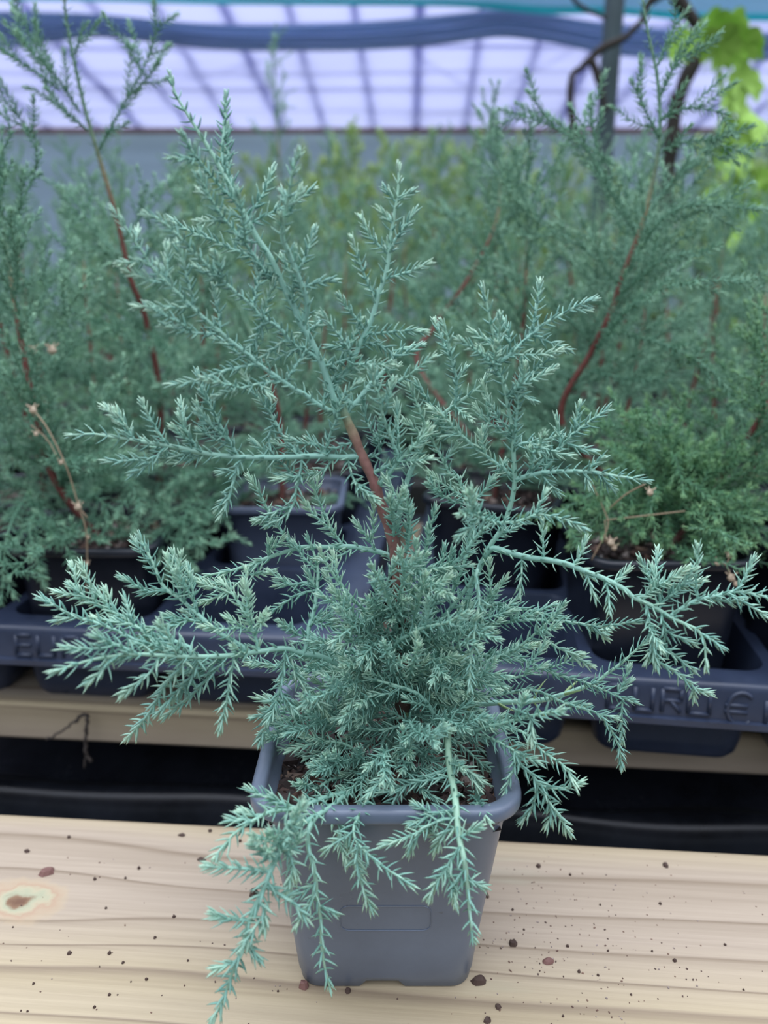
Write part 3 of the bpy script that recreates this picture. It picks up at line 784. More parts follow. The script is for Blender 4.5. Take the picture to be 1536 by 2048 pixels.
# id parent dY radius(mm) autosides | tip first: x,y[,Y] ...
HERO = """
L T 0.5 1.5 3 | 340,148 351,188 372,224 393,258 421,302 450,354 471,396 492,435 515,477 541,516 570,579 591,621 599,643 617,672 643,727 656,763 669,800 690,831
L2 L 1.0 0.8 2 | 452,190 450,237 446,287 445,323 455,344 466,373 480,402
LC L -1.5 1.1 4 | 597,305 586,340 580,376 573,410 568,436 565,475 576,501 591,540 604,572 615,613 612,645
LD L -1.0 0.6 1 | 364,268 382,300 406,331 429,360 453,386 478,410
LD2 LD -0.6 0.5 0 | 340,316 369,318 392,325
LE L -1.2 0.7 2 | 398,351 413,380 429,409 450,440 476,469 500,500 525,537 545,560
LE2 LE 0.3 0.5 0 | 392,443 422,442 444,441
LE3 LE 0.4 0.5 0 | 396,380 412,390
LF L -1.8 0.9 3 | 291,428 317,438 346,461 369,485 390,508 408,524 434,550 453,568 476,589 500,608 520,631 544,647 565,662 586,688 622,708 645,727
LF1 LF -0.5 0.5 0 | 427,505 440,532 448,556
LF2 LF 0.8 0.5 0 | 512,522 515,558 512,605
LF3 LF 0.4 0.6 1 | 549,562 536,597 523,647 512,683 512,720
LG L 0.6 0.7 1 | 342,440 364,453 393,469 424,479 455,495 484,505 510,520 535,548
LG1 LG 0.2 0.5 0 | 400,446 402,475
LG2 LG 0.2 0.5 0 | 480,470 470,490
LI LF 0.5 0.5 0 | 427,675 460,690 490,712
LH T -2.0 1.0 3 | 229,425 252,456 268,482 291,511 299,529 317,548 338,569 359,589 382,613 408,636 429,654 450,673 476,694 499,712 515,727 538,743 564,761 590,779 607,787 633,807 659,820 680,833
LH1 LH 0.4 0.5 0 | 275,461 272,482
LH2 LH -0.4 0.5 0 | 235,527 262,525 288,522
LH3 LH -0.5 0.6 1 | 251,542 278,553 309,563 332,571
LH4 LH 0.4 0.6 1 | 334,491 335,532 337,560
LH5 LH -0.6 0.6 1 | 269,613 304,613 330,613 356,615 380,618
LH6 LH 0.3 0.6 1 | 354,492 369,532 377,566 385,597 389,615
LH7 LH -0.7 0.6 2 | 325,650 356,660 382,665 408,667 440,672
LH8 LH 0.4 0.5 1 | 428,575 434,610 440,641 444,662
LH9 LH -0.8 0.7 1 | 344,769 382,764 421,751 460,738 486,733 518,728
LHa LH 0.6 0.7 1 | 520,728 538,725 565,712 585,701 600,697 612,700
LHb LH -0.7 0.7 2 | 429,793 473,779 499,772 525,766 560,764
LHc LHb 0.2 0.5 0 | 485,745 497,765
LHd LHb -0.2 0.5 0 | 540,790 520,770
LJ1 L 0.3 0.5 0 | 625,378 605,392 583,405 572,411
LJ3 LC 0.3 0.5 0 | 563,384 573,408
LJ4 LC 0.4 0.6 0 | 630,458 617,496 604,530 596,545
LJ5 LC 0.2 0.6 1 | 667,561 640,565 620,569 607,577
LK LC -0.4 0.5 0 | 560,430 563,455
LK2 L 0.5 0.5 0 | 545,340 530,380 505,420 492,430
LM L 1.0 0.6 1 | 594,674 610,664 630,650 645,640
LM2 L -0.5 0.6 1 | 643,628 672,664 688,685 698,700 700,715
LM3 K 0.4 0.7 2 | 721,641 706,675 690,711 672,747 656,776 649,794 650,815
LM4 LM3 -0.2 0.5 0 | 654,693 690,693
LM5 LM3 0.2 0.5 0 | 648,722 672,745
K T 1.5 1.2 2 | 845,688 820,695 802,698 787,716 775,735 763,747 742,768 716,802 700,815 688,826
J K 0.8 1.2 1 | 797,330 797,366 794,397 789,426 783,462 779,496 775,530 768,559 758,587 750,616 742,642 732,663 721,685 705,722 690,748 672,775
J1 J 0 0.5 0 | 768,375 789,402
J2 J 0 0.5 0 | 824,384 797,400
J3 J -0.2 0.5 0 | 759,420 781,444
J4 J 0 0.6 1 | 723,437 742,473 768,501 777,513
J5 J 0 0.6 1 | 829,425 810,452 789,483 780,508
J6 J -0.3 0.6 1 | 704,478 716,514 729,551 742,579 750,598
J7 J -0.3 0.6 1 | 856,528 820,543 786,553 771,560
J8 J -0.4 0.6 1 | 677,590 695,616 714,639 724,660
J9 J -0.5 0.6 1 | 848,664 820,662 794,663 742,668 728,673
Ja J -0.8 0.6 1 | 787,727 750,729 708,729 695,742
Jb J 0.5 0.6 1 | 845,690 812,705 790,712 770,695 740,685 720,690
Jc K -0.8 0.6 1 | 868,713 841,732 815,753 789,766 763,771 745,772
V1 T -1.0 0.9 2 | 745,738 747,766 758,794 766,833 776,859 787,891 794,919
V2 T -0.5 0.6 1 | 718,764 698,781 680,807 672,841 659,872 656,900
V3 T 0.6 0.6 1 | 727,803 729,833 742,859 753,880 760,905
V4 T -0.6 1.0 1 | 860,862 849,870 836,883 815,904 794,927 774,953 756,975
S T 1.0 1.2 1 | 984,742 964,769 938,790 909,811 889,826 865,858 840,900 815,960 800,1020 795,1080
S1 S -0.3 0.8 2 | 883,642 896,677 901,716 912,753 912,794 908,806
S2 S1 0.2 0.5 0 | 930,738 915,760
S3 S -0.8 0.6 0 | 942,838 915,818
N T -0.5 1.4 2 | 967,582 975,615 982,649 990,686 998,727 1006,764 1011,790 1019,826 1024,858 1027,905 1029,964 1021,1011 1003,1058 982,1089 964,1126 945,1170 915,1240 870,1310 830,1360
N1 N -0.5 0.8 1 | 1000,632 998,670 1000,707 1002,735
P N 0.5 0.9 1 | 1192,598 1159,610 1120,631 1094,644 1068,665 1042,688 1016,712 1006,725
P1 P 0.2 0.6 1 | 1079,565 1076,600 1068,639 1063,665
P2 P 0.2 0.5 0 | 1139,700 1107,688 1070,673
P3 P 0.1 0.5 0 | 1122,700 1081,709 1029,709 1012,713
P4 P 0.3 0.5 0 | 1010,642 1019,678 1018,705
P5 P 0.1 0.5 0 | 1178,620 1150,618
N2 N -0.8 0.7 2 | 917,678 946,696 972,717 993,743 1004,758
N3 N 0.2 0.5 0 | 941,662 970,680 990,690
N4 N -0.2 0.5 0 | 958,695 975,715
N5 N -0.7 0.8 2 | 1050,727 1045,761 1027,782 1016,795
N6 N 0.5 0.7 1 | 1115,708 1095,722 1073,738 1053,759 1040,775 1022,800
N7 N -0.4 0.7 2 | 1070,803 1042,790 1035,820 1030,870 1028,900
N8 N 0.6 0.7 1 | 1120,870 1090,880 1050,886 1029,890
N9 N 0.4 0.6 2 | 950,812 970,840 1000,860 1022,880
R N -1.0 1.1 1 | 1292,962 1260,956 1225,951 1199,946 1167,943 1120,943 1081,946 1042,956 1030,960
Q R 0.3 0.9 1 | 1214,819 1180,842 1146,868 1126,889 1107,905 1087,920 1068,938 1055,953
Q1 Q 0 0.6 0 | 1113,838 1120,879 1122,893
Q2 Q 0 0.5 0 | 1184,902 1150,895 1130,888
Q3 Q -0.4 0.6 1 | 1060,896 1063,925 1064,943
R1 R -0.3 0.6 0 | 1205,916 1183,933 1175,943
R2 R -0.2 0.5 0 | 1178,972 1172,947
R3 R 0.2 0.5 0 | 1118,990 1100,972 1084,952
R4 R 0.2 0.6 0 | 1090,905 1095,925 1085,945
W T -2.0 0.9 1 | 1167,1056 1133,1040 1100,1032 1076,1029 1053,1037 1027,1045 1000,1046 965,1060 900,1130
W1 W 0.2 0.5 0 | 1091,984 1076,1016 1065,1032
W2 W -2.2 0.8 1 | 918,1030 938,1027 960,1035 985,1042 1000,1046
W3 W2 -0.6 0.6 0 | 935,985 955,1015 965,1030
W4 W2 -0.6 0.6 0 | 915,1075 935,1060 960,1042
X1 N -0.2 0.9 2 | 861,817 886,832 912,860 938,884 964,905 990,925 1008,938 1021,956
X2 X1 0 0.5 0 | 885,874 915,866
X3 X1 0 0.5 0 | 968,858 962,895
Y T 0.3 0.9 3 | 810,765 828,794 841,826 857,862 872,896 891,930 901,950 915,951 925,982 938,1016 945,1060 930,1120 890,1200
Y1 Y 0.2 0.6 0 | 833,768 849,789 862,810 880,838 888,860
Y2 Y 0.2 0.5 0 | 912,890 895,915
Y3 Y -0.2 0.6 1 | 860,960 885,990 915,1005
Y4 Y -0.2 0.6 1 | 985,960 960,990 935,1005
TT N -3.0 1.3 1 | 1412,1336 1411,1310 1409,1287 1396,1261 1370,1248 1339,1233 1305,1212 1266,1194 1251,1180 1212,1159 1173,1144 1133,1128 1094,1120 1055,1115 1016,1105 985,1097 968,1115
T1 TT -0.4 0.6 0 | 1444,1295 1417,1274 1402,1265
U TT 0.6 0.9 1 | 1575,1198 1536,1194 1474,1183 1435,1191 1396,1199 1370,1212 1344,1225
U1 U 0.2 0.6 0 | 1395,1092 1394,1131 1392,1165 1393,1196
U2 U 0.2 0.6 0 | 1507,1120 1493,1147 1480,1173 1476,1183
U3 U -0.4 0.6 0 | 1534,1234 1500,1212 1469,1194 1450,1188
V TT 0.3 0.8 2 | 1358,1148 1340,1162 1318,1175 1290,1191 1275,1196
Va TT 0.8 0.6 2 | 1303,1134 1313,1165 1322,1195
Vb TT 0.5 0.6 1 | 1375,1165 1350,1180 1330,1200
T2 TT 0.2 0.6 0 | 1257,1138 1240,1155 1222,1162
T3 TT -0.6 0.6 0 | 1219,1223 1217,1191 1212,1165
T4 TT -0.4 0.6 0 | 1190,1195 1180,1168 1172,1147
T5 TT 0.4 0.6 0 | 1172,1076 1162,1107 1148,1128
T6 TT 0.3 0.6 0 | 1084,1046 1086,1081 1086,1110
T7 TT -0.3 0.6 0 | 1038,1192 1043,1152 1040,1118
TW TT -0.6 0.8 2 | 1313,1335 1308,1306 1303,1269 1297,1235 1292,1210
TX TW 0.2 0.7 0 | 1422,1387 1396,1381 1370,1358 1344,1340 1318,1324 1308,1300
TX1 TX 0.1 0.5 0 | 1388,1400 1386,1378
TY TW 0.2 0.6 0 | 1386,1340 1363,1321 1339,1303 1318,1295 1306,1290
TZ TT -0.3 0.6 1 | 1389,1288 1357,1274 1331,1259 1318,1225
T8 T -1.0 0.8 1 | 1274,1243 1240,1248 1201,1253 1167,1248 1130,1243 1060,1240 960,1250
T9 T8 0.4 0.6 1 | 1213,1276 1195,1262 1175,1250
X T 0.0 1.5 0 | 1292,1282 1274,1298 1258,1313 1240,1329 1214,1347 1193,1365 1162,1376 1126,1389 1080,1400 1000,1405 900,1410
YA T -0.5 0.9 1 | 1272,1404 1235,1392 1199,1376 1159,1361 1110,1348 1060,1325 1030,1312 1001,1306 970,1310 900,1340
YA1 YA -0.2 0.6 0 | 1244,1482 1243,1439 1240,1405
YA2 YA 0.3 0.5 1 | 1262,1362 1240,1380
YB T -1.5 0.9 1 | 1243,1536 1240,1501 1232,1480 1219,1454 1196,1428 1159,1415 1120,1402 1094,1389 1058,1379 1020,1385 920,1400
YB1 YB 0.1 0.6 0 | 1232,1436 1200,1428
ZA T -5.0 1.0 1 | 1121,1423 1081,1428 1042,1436 1006,1447 972,1454 938,1462 900,1440
ZA1 ZA -0.6 0.7 0 | 1050,1392 1040,1418 1030,1438
ZA2 ZA -0.3 0.6 0 | 1062,1480 1064,1449
ZB T -4.0 0.9 0 | 1148,1566 1131,1535 1107,1517 1081,1499 1063,1478 1047,1465 1016,1455 960,1440
ZC T -4.3 0.9 0 | 1074,1522 1042,1509 1016,1494 985,1478 959,1468 920,1440
ZD ZC -0.2 0.8 0 | 1158,1566 1120,1577 1081,1569 1063,1548 1042,1530 1027,1512
ZD1 ZD 0 0.6 0 | 1138,1665 1115,1629 1094,1598 1084,1572
ZD2 ZD1 0 0.6 0 | 1094,1652 1102,1628 1100,1608
ZD3 ZD 0 0.6 0 | 1045,1639 1063,1616 1073,1585 1075,1565
ZE ZC -0.2 0.6 0 | 1007,1592 1016,1564 1029,1533 1030,1505
ZF T -1.5 0.7 0 | 998,1543 969,1530 945,1510 920,1490 890,1470
ZF1 ZF -0.2 0.6 0 | 981,1582 969,1554 955,1527
ZG T -2.2 0.7 0 | 976,1612 951,1587 933,1564 920,1538 900,1500
ZH ZG -0.5 0.6 0 | 978,1642,21.4 960,1615,22 945,1580
AA T 0 1.7 2 | 948,1882,19.8 943,1860 939,1820 934,1765 928,1718,20 920,1684 915,1652 912,1613,21.2 907,1574 899,1535,23.0 896,1496 894,1452,24.6 885,1400 860,1350,26
AA1 AA -0.2 0.7 0 | 958,1654 942,1662 922,1672
AA2 AA 0.2 0.7 1 | 819,1650 842,1640 865,1629 905,1619
AA3 AA 0.2 0.7 1 | 819,1703 829,1676 845,1660 880,1640
AA4 AA -0.2 0.8 1 | 858,1797 872,1765 888,1745 905,1715 914,1690
AA5 AA 0.1 0.6 0 | 905,1795 915,1765 928,1735
AA6 AA 0 0.8 1 | 752,1584 787,1582 826,1564 865,1548 897,1540
AA7 AA 0.3 0.8 1 | 674,1446 717,1455 761,1460 800,1452 840,1449 878,1444
AA8 AA 0.1 0.6 0 | 770,1658 780,1632 790,1600 815,1570
AA9 AA -0.3 0.6 1 | 960,1560 935,1540 905,1520
AAa AA 0.4 0.6 1 | 870,1700 885,1670 908,1650
BB T 0 0.9 0 | 822,1770,20.2 790,1749 760,1729 731,1703,20.4 711,1679 708,1653,21 722,1623,21.8 733,1603,22.5 748,1561,24 757,1520 780,1440
BB2 BB 0 0.7 0 | 743,1818 728,1782 719,1746 713,1717 711,1690
BB3 BB -0.1 0.6 0 | 651,1700 675,1682 693,1673 706,1665
CC T 0 0.9 2 | 578,1502,24 613,1491 657,1483 696,1491 717,1509 733,1533,25 750,1560 775,1500
CC1 CC -0.3 0.6 1 | 640,1540 655,1510 660,1485
DD T 0 1.2 1 | 661,1980,20.2 655,1955 649,1931 643,1887 642,1843 634,1793 629,1741,20.3 617,1697 617,1659,20.6 634,1632,21.2 664,1612,22 696,1585,23.2 735,1556,24.5 780,1480
DD1 DD -0.1 0.6 0 | 578,1794 611,1782 632,1768
DD2 DD -0.1 0.6 0 | 670,1827 643,1812
DD3 DD 0 0.8 2 | 700,1700 690,1665 670,1640 655,1622
EE DD 0 1.1 0 | 426,2040,18.6 447,1996 462,1952 479,1911 491,1870 503,1829,18.8 523,1788 535,1758,19 547,1729 564,1697,19.6 576,1676 600,1650,20.6 634,1632,21.3
EE1 EE -0.1 0.7 0 | 425,1828 453,1837 494,1840
EE2 EE -0.2 0.8 0 | 412,1733 459,1735 500,1738 532,1741
EE3 EE 0.1 0.8 0 | 612,1836 585,1805 558,1788 538,1773
EE4 EE -0.2 0.7 0 | 432,1938 452,1930 472,1922
EE5 EE -0.1 0.7 0 | 518,1918 497,1890
EE6 EE -0.2 0.7 1 | 529,1860 529,1823 515,1800
EE7 EE -0.6 0.8 2 | 540,1665 555,1690 558,1705
EE8 EE 0.2 0.7 1 | 592,1755 582,1717 575,1690
EE9 EE -0.5 0.7 1 | 505,1690 530,1705 550,1722
EEa EE -0.4 0.7 1 | 600,1675 585,1695 565,1705
FF DD 0 1.0 1 | 428,1716,19 453,1685 479,1659 511,1638,20 544,1623 582,1618,21.2 615,1608 650,1595,22.5 700,1580
FF1 FF -0.1 0.6 0 | 461,1640 485,1638 505,1640
FF2 FF 0.1 0.6 0 | 481,1622 515,1633
FF3 FF -0.1 0.6 1 | 545,1595 570,1610
GG CC 0.2 0.8 2 | 588,1568,23 631,1577 657,1561 686,1554 730,1545
HH T -6.0 1.3 3 | 113,1341 151,1329 185,1319 221,1313 268,1308 320,1311 372,1313 425,1313 472,1310 524,1302 571,1297 607,1307 647,1315 700,1345 760,1370
HH1 HH -0.5 0.8 1 | 192,1272 227,1287 258,1300 272,1307
HH2 HH -0.4 0.7 0 | 176,1364 206,1339 228,1316
HH3 HH -0.3 0.7 0 | 244,1391 276,1365 300,1345 318,1315
HH4 HH 0.3 0.7 0 | 330,1433 367,1405 393,1381 419,1352 440,1330 450,1314
HH5 HH 0.8 0.7 0 | 254,1477 287,1441 308,1410 326,1376 345,1353 365,1330
HH6 HH -0.3 0.8 0 | 438,1462 454,1399 459,1359 467,1325
HH7 HH -0.5 0.9 1 | 518,1488 532,1449 548,1410 561,1371 566,1345 573,1302
HH8 HH7 0 0.6 0 | 519,1396 540,1402 550,1404
HH9 HH7 -0.2 0.6 0 | 588,1420 575,1402 563,1380
HHa HH 0.5 0.8 1 | 652,1428 640,1405 628,1396 602,1365 585,1330 580,1305
HHb HH 0.4 0.8 1 | 710,1435 693,1398 680,1372 672,1345 655,1320
HHc HH 0.5 0.6 2 | 400,1345 430,1325
HHd HH 0.6 0.6 1 | 345,1400 372,1370 395,1330
KK HH 0.6 0.8 2 | 225,1240 248,1246 268,1250 294,1269 320,1287 354,1300 372,1310
II HH 1.0 0.8 1 | 80,1196 107,1209 133,1225 164,1238 195,1246 221,1256 262,1275 310,1295 360,1308
II1 II 0.1 0.5 0 | 114,1241 146,1233
JJ HH 1.5 0.8 5 | 114,1184 151,1191 182,1204 216,1220 247,1233 281,1256 330,1275 380,1295
JJ1 JJ 0.2 0.5 0 | 139,1170 160,1185 185,1203
JJ2 JJ 0.2 0.5 0 | 190,1180 205,1195 225,1222
LL HH 1.2 1.0 2 | 278,1072 294,1103 310,1134 320,1162 336,1181 359,1196 386,1220 412,1243 435,1264 453,1274 480,1290 500,1302
LL1 LL 0.1 0.7 1 | 333,1112 344,1144 357,1175 362,1192
LL2 LL -0.1 0.6 1 | 287,1187 318,1181 340,1185
LL3 LL 0.3 0.6 2 | 380,1150 385,1180 392,1222
LL4 LL -0.5 0.7 2 | 330,1230 365,1238 405,1250
MM HH 0.8 0.9 2 | 445,1165 464,1185 482,1214 498,1242 511,1276 519,1298
MM1 MM -0.2 0.7 1 | 497,1187 495,1215 498,1235
MM2 MM -0.2 0.7 1 | 530,1226 515,1250 508,1268
MM3 MM -0.2 0.6 1 | 455,1235 480,1250 505,1268
NN HH 1.5 1.0 3 | 614,1072 628,1107 636,1143 633,1185 628,1221 618,1253 613,1287 610,1303
NN1 NN 0.2 0.7 1 | 552,1170 589,1169 612,1165 634,1172
NN2 NN 0.1 0.6 0 | 544,1222 574,1203 597,1188 625,1178
NN3 NN -0.2 0.6 1 | 567,1254 592,1268 612,1277
NN4 NN -0.2 0.6 2 | 665,1240 645,1240 622,1250
OO T 0.5 1.2 2 | 373,1164 425,1149 456,1143 498,1130 537,1115 576,1102 607,1094 654,1094 700,1093 740,1100 779,1113 800,1150
OO1 OO -0.1 0.6 1 | 540,1082 537,1112
OO2 OO -0.3 0.7 1 | 400,1207 446,1188 482,1162 500,1140 530,1120
OO3 OO2 0.1 0.6 0 | 545,1143 515,1148 495,1152
PP OO 0.6 0.7 0 | 497,954 516,980 529,1006 542,1034 558,1055 574,1079 595,1096
PP1 PP 0 0.5 0 | 508,1040 540,1038
RR OO 0.5 0.7 2 | 621,962 636,998 649,1027 662,1055 678,1081 690,1093
RR1 OO 0.2 0.6 1 | 712,1045 735,1075 750,1100
SS T -1.2 1.3 2 | 143,870 185,868 224,874 263,879 302,887 341,892 380,900 419,908 459,913 498,915 558,915 636,912 688,915 720,914
SS1 SS 0.1 0.6 1 | 235,824 250,848 268,876
SS2 SS 0.1 0.7 1 | 283,800 300,837 318,866 336,888
SS3 SS 0.1 0.7 2 | 360,832 375,866 398,898
SS4 SS 0.2 0.8 2 | 404,783 425,819 440,850 459,882 478,908
SS5 SS4 0.1 0.6 1 | 400,862 432,879 462,890
SS6 SS -0.2 0.7 1 | 261,950 289,934 313,913 336,894
SS7 SS 0.1 0.6 1 | 325,918 360,910 395,906
SS8 SS -0.3 0.8 1 | 440,1034 456,1001 466,967 472,941 484,920
SS9 SS8 0 0.5 0 | 439,944 470,942
SSa SS -0.2 0.7 1 | 536,1050 566,1034 587,1008 592,980 600,951 607,920
SSb SSa 0.1 0.6 1 | 555,952 580,955 598,955
SSc SS 0.5 0.8 2 | 506,785 533,816 551,845 566,873 584,894 600,910
SSd SSc -0.2 0.6 0 | 540,930 538,900 540,866 550,845
SSe SS -0.2 0.6 1 | 742,998 720,977 704,951 693,922
SSf SS 0.3 0.6 1 | 618,878 640,895 660,912
SSg SS 0.2 0.5 1 | 600,960 640,945 668,925
C1 T -1.5 1.0 2 | 640,1098 649,1120 670,1154 707,1199 740,1230 760,1258 790,1290
C2 T -1.6 0.9 3 | 832,1085 830,1120 821,1162 813,1206 805,1250 795,1300
C3 T -1.2 0.7 2 | 779,995 782,1020 787,1045 795,1080
C4 T -0.8 0.7 2 | 811,985 819,1029 819,1063 812,1100
C5 T -2.2 0.9 2 | 622,1283 667,1284 706,1266 745,1240 780,1235 800,1260
C6 AA -0.5 1.1 2 | 733,1355 774,1366 806,1376 832,1386 855,1407 871,1433 886,1452
C7 T -4.0 1.0 1 | 933,1226 921,1230 892,1246 850,1254 819,1269 790,1290 780,1330
C7a C7 -0.4 0.7 0 | 858,1200 856,1225 850,1252
C8 T -3.0 1.0 1 | 940,1378 941,1327 947,1287 949,1251 957,1217 957,1186 952,1152 955,1140 930,1180 860,1260
C9 N -0.6 0.8 2 | 1120,1235 1079,1225 1040,1217 1001,1209 962,1202 940,1210
Ca T -1.4 0.9 2 | 1129,1207 1105,1235 1079,1259 1053,1282 1027,1300 980,1320 890,1360
Cb Ca -0.2 0.7 1 | 1165,1308 1144,1306 1105,1290 1079,1272
Cc T -0.3 0.8 2 | 870,1020 860,1060 850,1110 840,1160 825,1220
Cd T -0.8 0.7 2 | 760,1150 775,1185 790,1215
Ce T -1.0 0.8 3 | 690,1215 715,1250 750,1290 790,1330
Cf T -0.3 0.8 3 | 1010,1160 985,1190 950,1230 900,1280
Cg T -1.8 0.8 3 | 1090,1330 1050,1350 1000,1360 940,1370
Ch T -1.0 0.7 2 | 905,1100 890,1150 870,1200 850,1250
Ci T -2.5 0.8 2 | 640,1190 690,1220 740,1270 780,1320
Cj T 2.0 0.8 3 | 1080,1290 1020,1300 960,1330 890,1370
Ck T 2.0 0.8 3 | 620,1330 680,1340 740,1360 790,1390
Cl T 1.5 0.8 3 | 960,1420 920,1410 880,1400 830,1400
Cm T -0.6 0.8 2 | 600,1440 640,1430 700,1420 760,1430
Cn T -0.6 0.8 2 | 620,1400 670,1390 730,1390 780,1410
Co T -1.4 0.8 2 | 800,1560 795,1520 790,1480 792,1440
Cp T -1.0 0.8 2 | 860,1560 850,1510 830,1460 810,1430
Cq T -1.3 0.8 2 | 700,1530 730,1500 760,1460 790,1430
Cr T -0.9 0.8 2 | 760,1410 740,1440 700,1470
Da T -2.0 0.8 2 | 905,1195 860,1160 820,1130 800,1112
Dc T -2.6 0.9 3 | 800,1102 808,1150 798,1200 806,1260 800,1330
Dd T -2.8 0.9 3 | 742,1130 768,1180 790,1240 802,1310
De T -2.4 0.9 3 | 852,1150 835,1210 820,1270 808,1330
Df T -3.2 0.9 3 | 768,1285 782,1330 797,1400
Dg T -3.0 0.9 3 | 838,1290 822,1340 808,1400
Dh T -2.6 0.9 2 | 690,1330 740,1345 780,1360 800,1390
Di T -2.6 0.9 2 | 910,1310 860,1330 820,1360 805,1390
Dj T -1.5 0.9 3 | 665,1180 710,1235 750,1290 795,1350
Dk T -1.0 0.9 3 | 1000,1240 950,1270 890,1310 815,1360
"""
trunk_px = [(802, 1445), (806, 1400), (806, 1320), (803, 1230), (797, 1150), (790, 1100), (787, 1084), (774, 1042), (761, 1006), (748, 964), (737, 940), (721, 904), (706, 867), (690, 831), (680, 812)]
trY = np.interp(np.arange(len(trunk_px)), [0, 5, len(trunk_px) - 1], [26.5, 25.4, 25.4])
T3 = smooth_path([P(x, y, Y) for (x, y), Y in zip(trunk_px, trY)], 0.0012)
def proj(p):
    d = p - np.array([0, 0, BZ + CAMH]); x, y, z = d[:, 0], d[:, 1], d[:, 2]
    dep = y * cp - z * sp
    v = (-z * cp - y * sp) / dep
    return np.stack([768 + F * x / dep, 1024 + F * v], 1)
mb = MB()
kk = len(T3); rad = np.interp(np.arange(kk), [0, kk * 0.35, kk - 1], [0.0034, 0.0025, 0.0015])
rad = rad * (1 + 0.08 * np.sin(np.arange(kk) * 0.9))
pj = proj(T3)
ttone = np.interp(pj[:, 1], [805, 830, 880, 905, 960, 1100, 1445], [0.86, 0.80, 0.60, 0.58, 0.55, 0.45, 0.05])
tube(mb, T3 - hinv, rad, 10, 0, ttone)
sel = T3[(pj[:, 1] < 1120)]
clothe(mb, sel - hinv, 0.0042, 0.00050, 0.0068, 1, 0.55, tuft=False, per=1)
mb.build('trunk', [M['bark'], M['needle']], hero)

paths = {'T': (T3, pj, None)}
groups = {}
order = []
for ln in HERO.strip().splitlines():
    head, pts = ln.split('|')
    nm, par, dY, rmm, au = head.split()
    order.append((nm, par, float(dY), float(rmm), int(au), [tuple(float(q) for q in p.split(',')) for p in pts.split()]))
pending = list(order)
rootof = {}
done = {'T'}
while pending:
    left = []
    for e in pending:
        nm, par, dY, rmm, au, pts = e
        if par not in done: left.append(e); continue
        pp = pts[::-1]                                   # base first
        P3, PJ, _ = paths[par]
        b = np.array(pp[0][:2])
        i = int(np.argmin(np.sum((PJ - b) ** 2, axis=1)))
        if par != 'T': i = min(i, len(P3) - 1)
        base3 = P3[i]; bY = (base3[1]) * 100
        bp = PJ[i]
        px = [tuple(bp)] + [p[:2] for p in pp[(1 if np.linalg.norm(b - bp) < 14 and len(pp) > 2 else 0):]]
        given = [(k, p[2]) for k, p in enumerate(([(0, 0, bY)] + [p if len(p) > 2 else (p[0], p[1]) for p in pp[(1 if np.linalg.norm(b - bp) < 14 and len(pp) > 2 else 0):]])) if len(p) > 2]
        arr = np.array(px); s = np.concatenate([[0], np.cumsum(np.linalg.norm(np.diff(arr, axis=0), axis=1))])
        if len(given) > 1:
            Yv = np.interp(s, [s[k] for k, _ in given], [y for _, y in given])
        else:
            Yv = bY + dY * s / max(1, s[-1])
        p3 = np.array([P(x, y, Y) for (x, y), Y in zip(px, Yv)]); p3[0] = base3
        sm = smooth_path(p3, 0.0010)
        paths[nm] = (sm, proj(sm), au)
        rootof[nm] = nm if par in ('T',) else rootof[par]
        done.add(nm)
        groups.setdefault(rootof[nm], []).append((nm, sm, rmm, au))
    if len(left) == len(pending): raise RuntimeError('unresolved ' + str([l[0] for l in left]))
    pending = left

def side_shoots(p, count, lo, hi, up=0.15):
    """small side shoots leaving p alternately"""
    out = []
    seg = np.linalg.norm(np.diff(p, axis=0), axis=1); s = np.concatenate([[0], np.cumsum(seg)])
    T, A, B = frames(p)
    for k in range(count):
        t = (k + 0.5 + npr.uniform(-0.3, 0.3)) / count * 0.84 + 0.06
        i = int(np.searchsorted(s, t * s[-1])); i = min(i, len(p) - 1)
        an = npr.uniform(0, 6.28)
        rad = A[i] * math.cos(an) + B[i] * math.sin(an)
        al = math.radians(npr.uniform(38, 55))
        d = T[i] * math.cos(al) + rad * math.sin(al)
        L = npr.uniform(lo, hi) * (1 - 0.35 * t)
        out.append(shoot(p[i], d, L, T[i] * 0.25 + np.array([0, 0, up])))
    return out

SOILZ = 0.0785
def clear_pot(q):
    """keep a shoot above the compost and outside the pot wall"""
    r = q - hinv
    ins = (np.abs(r[:, 0]) < 0.041) & (np.abs(r[:, 1]) < 0.041)
    q = q.copy()
    lowz = ins & (r[:, 2] < SOILZ + 0.002)
    q[lowz, 2] = BZ + SOILZ + 0.002
    return q

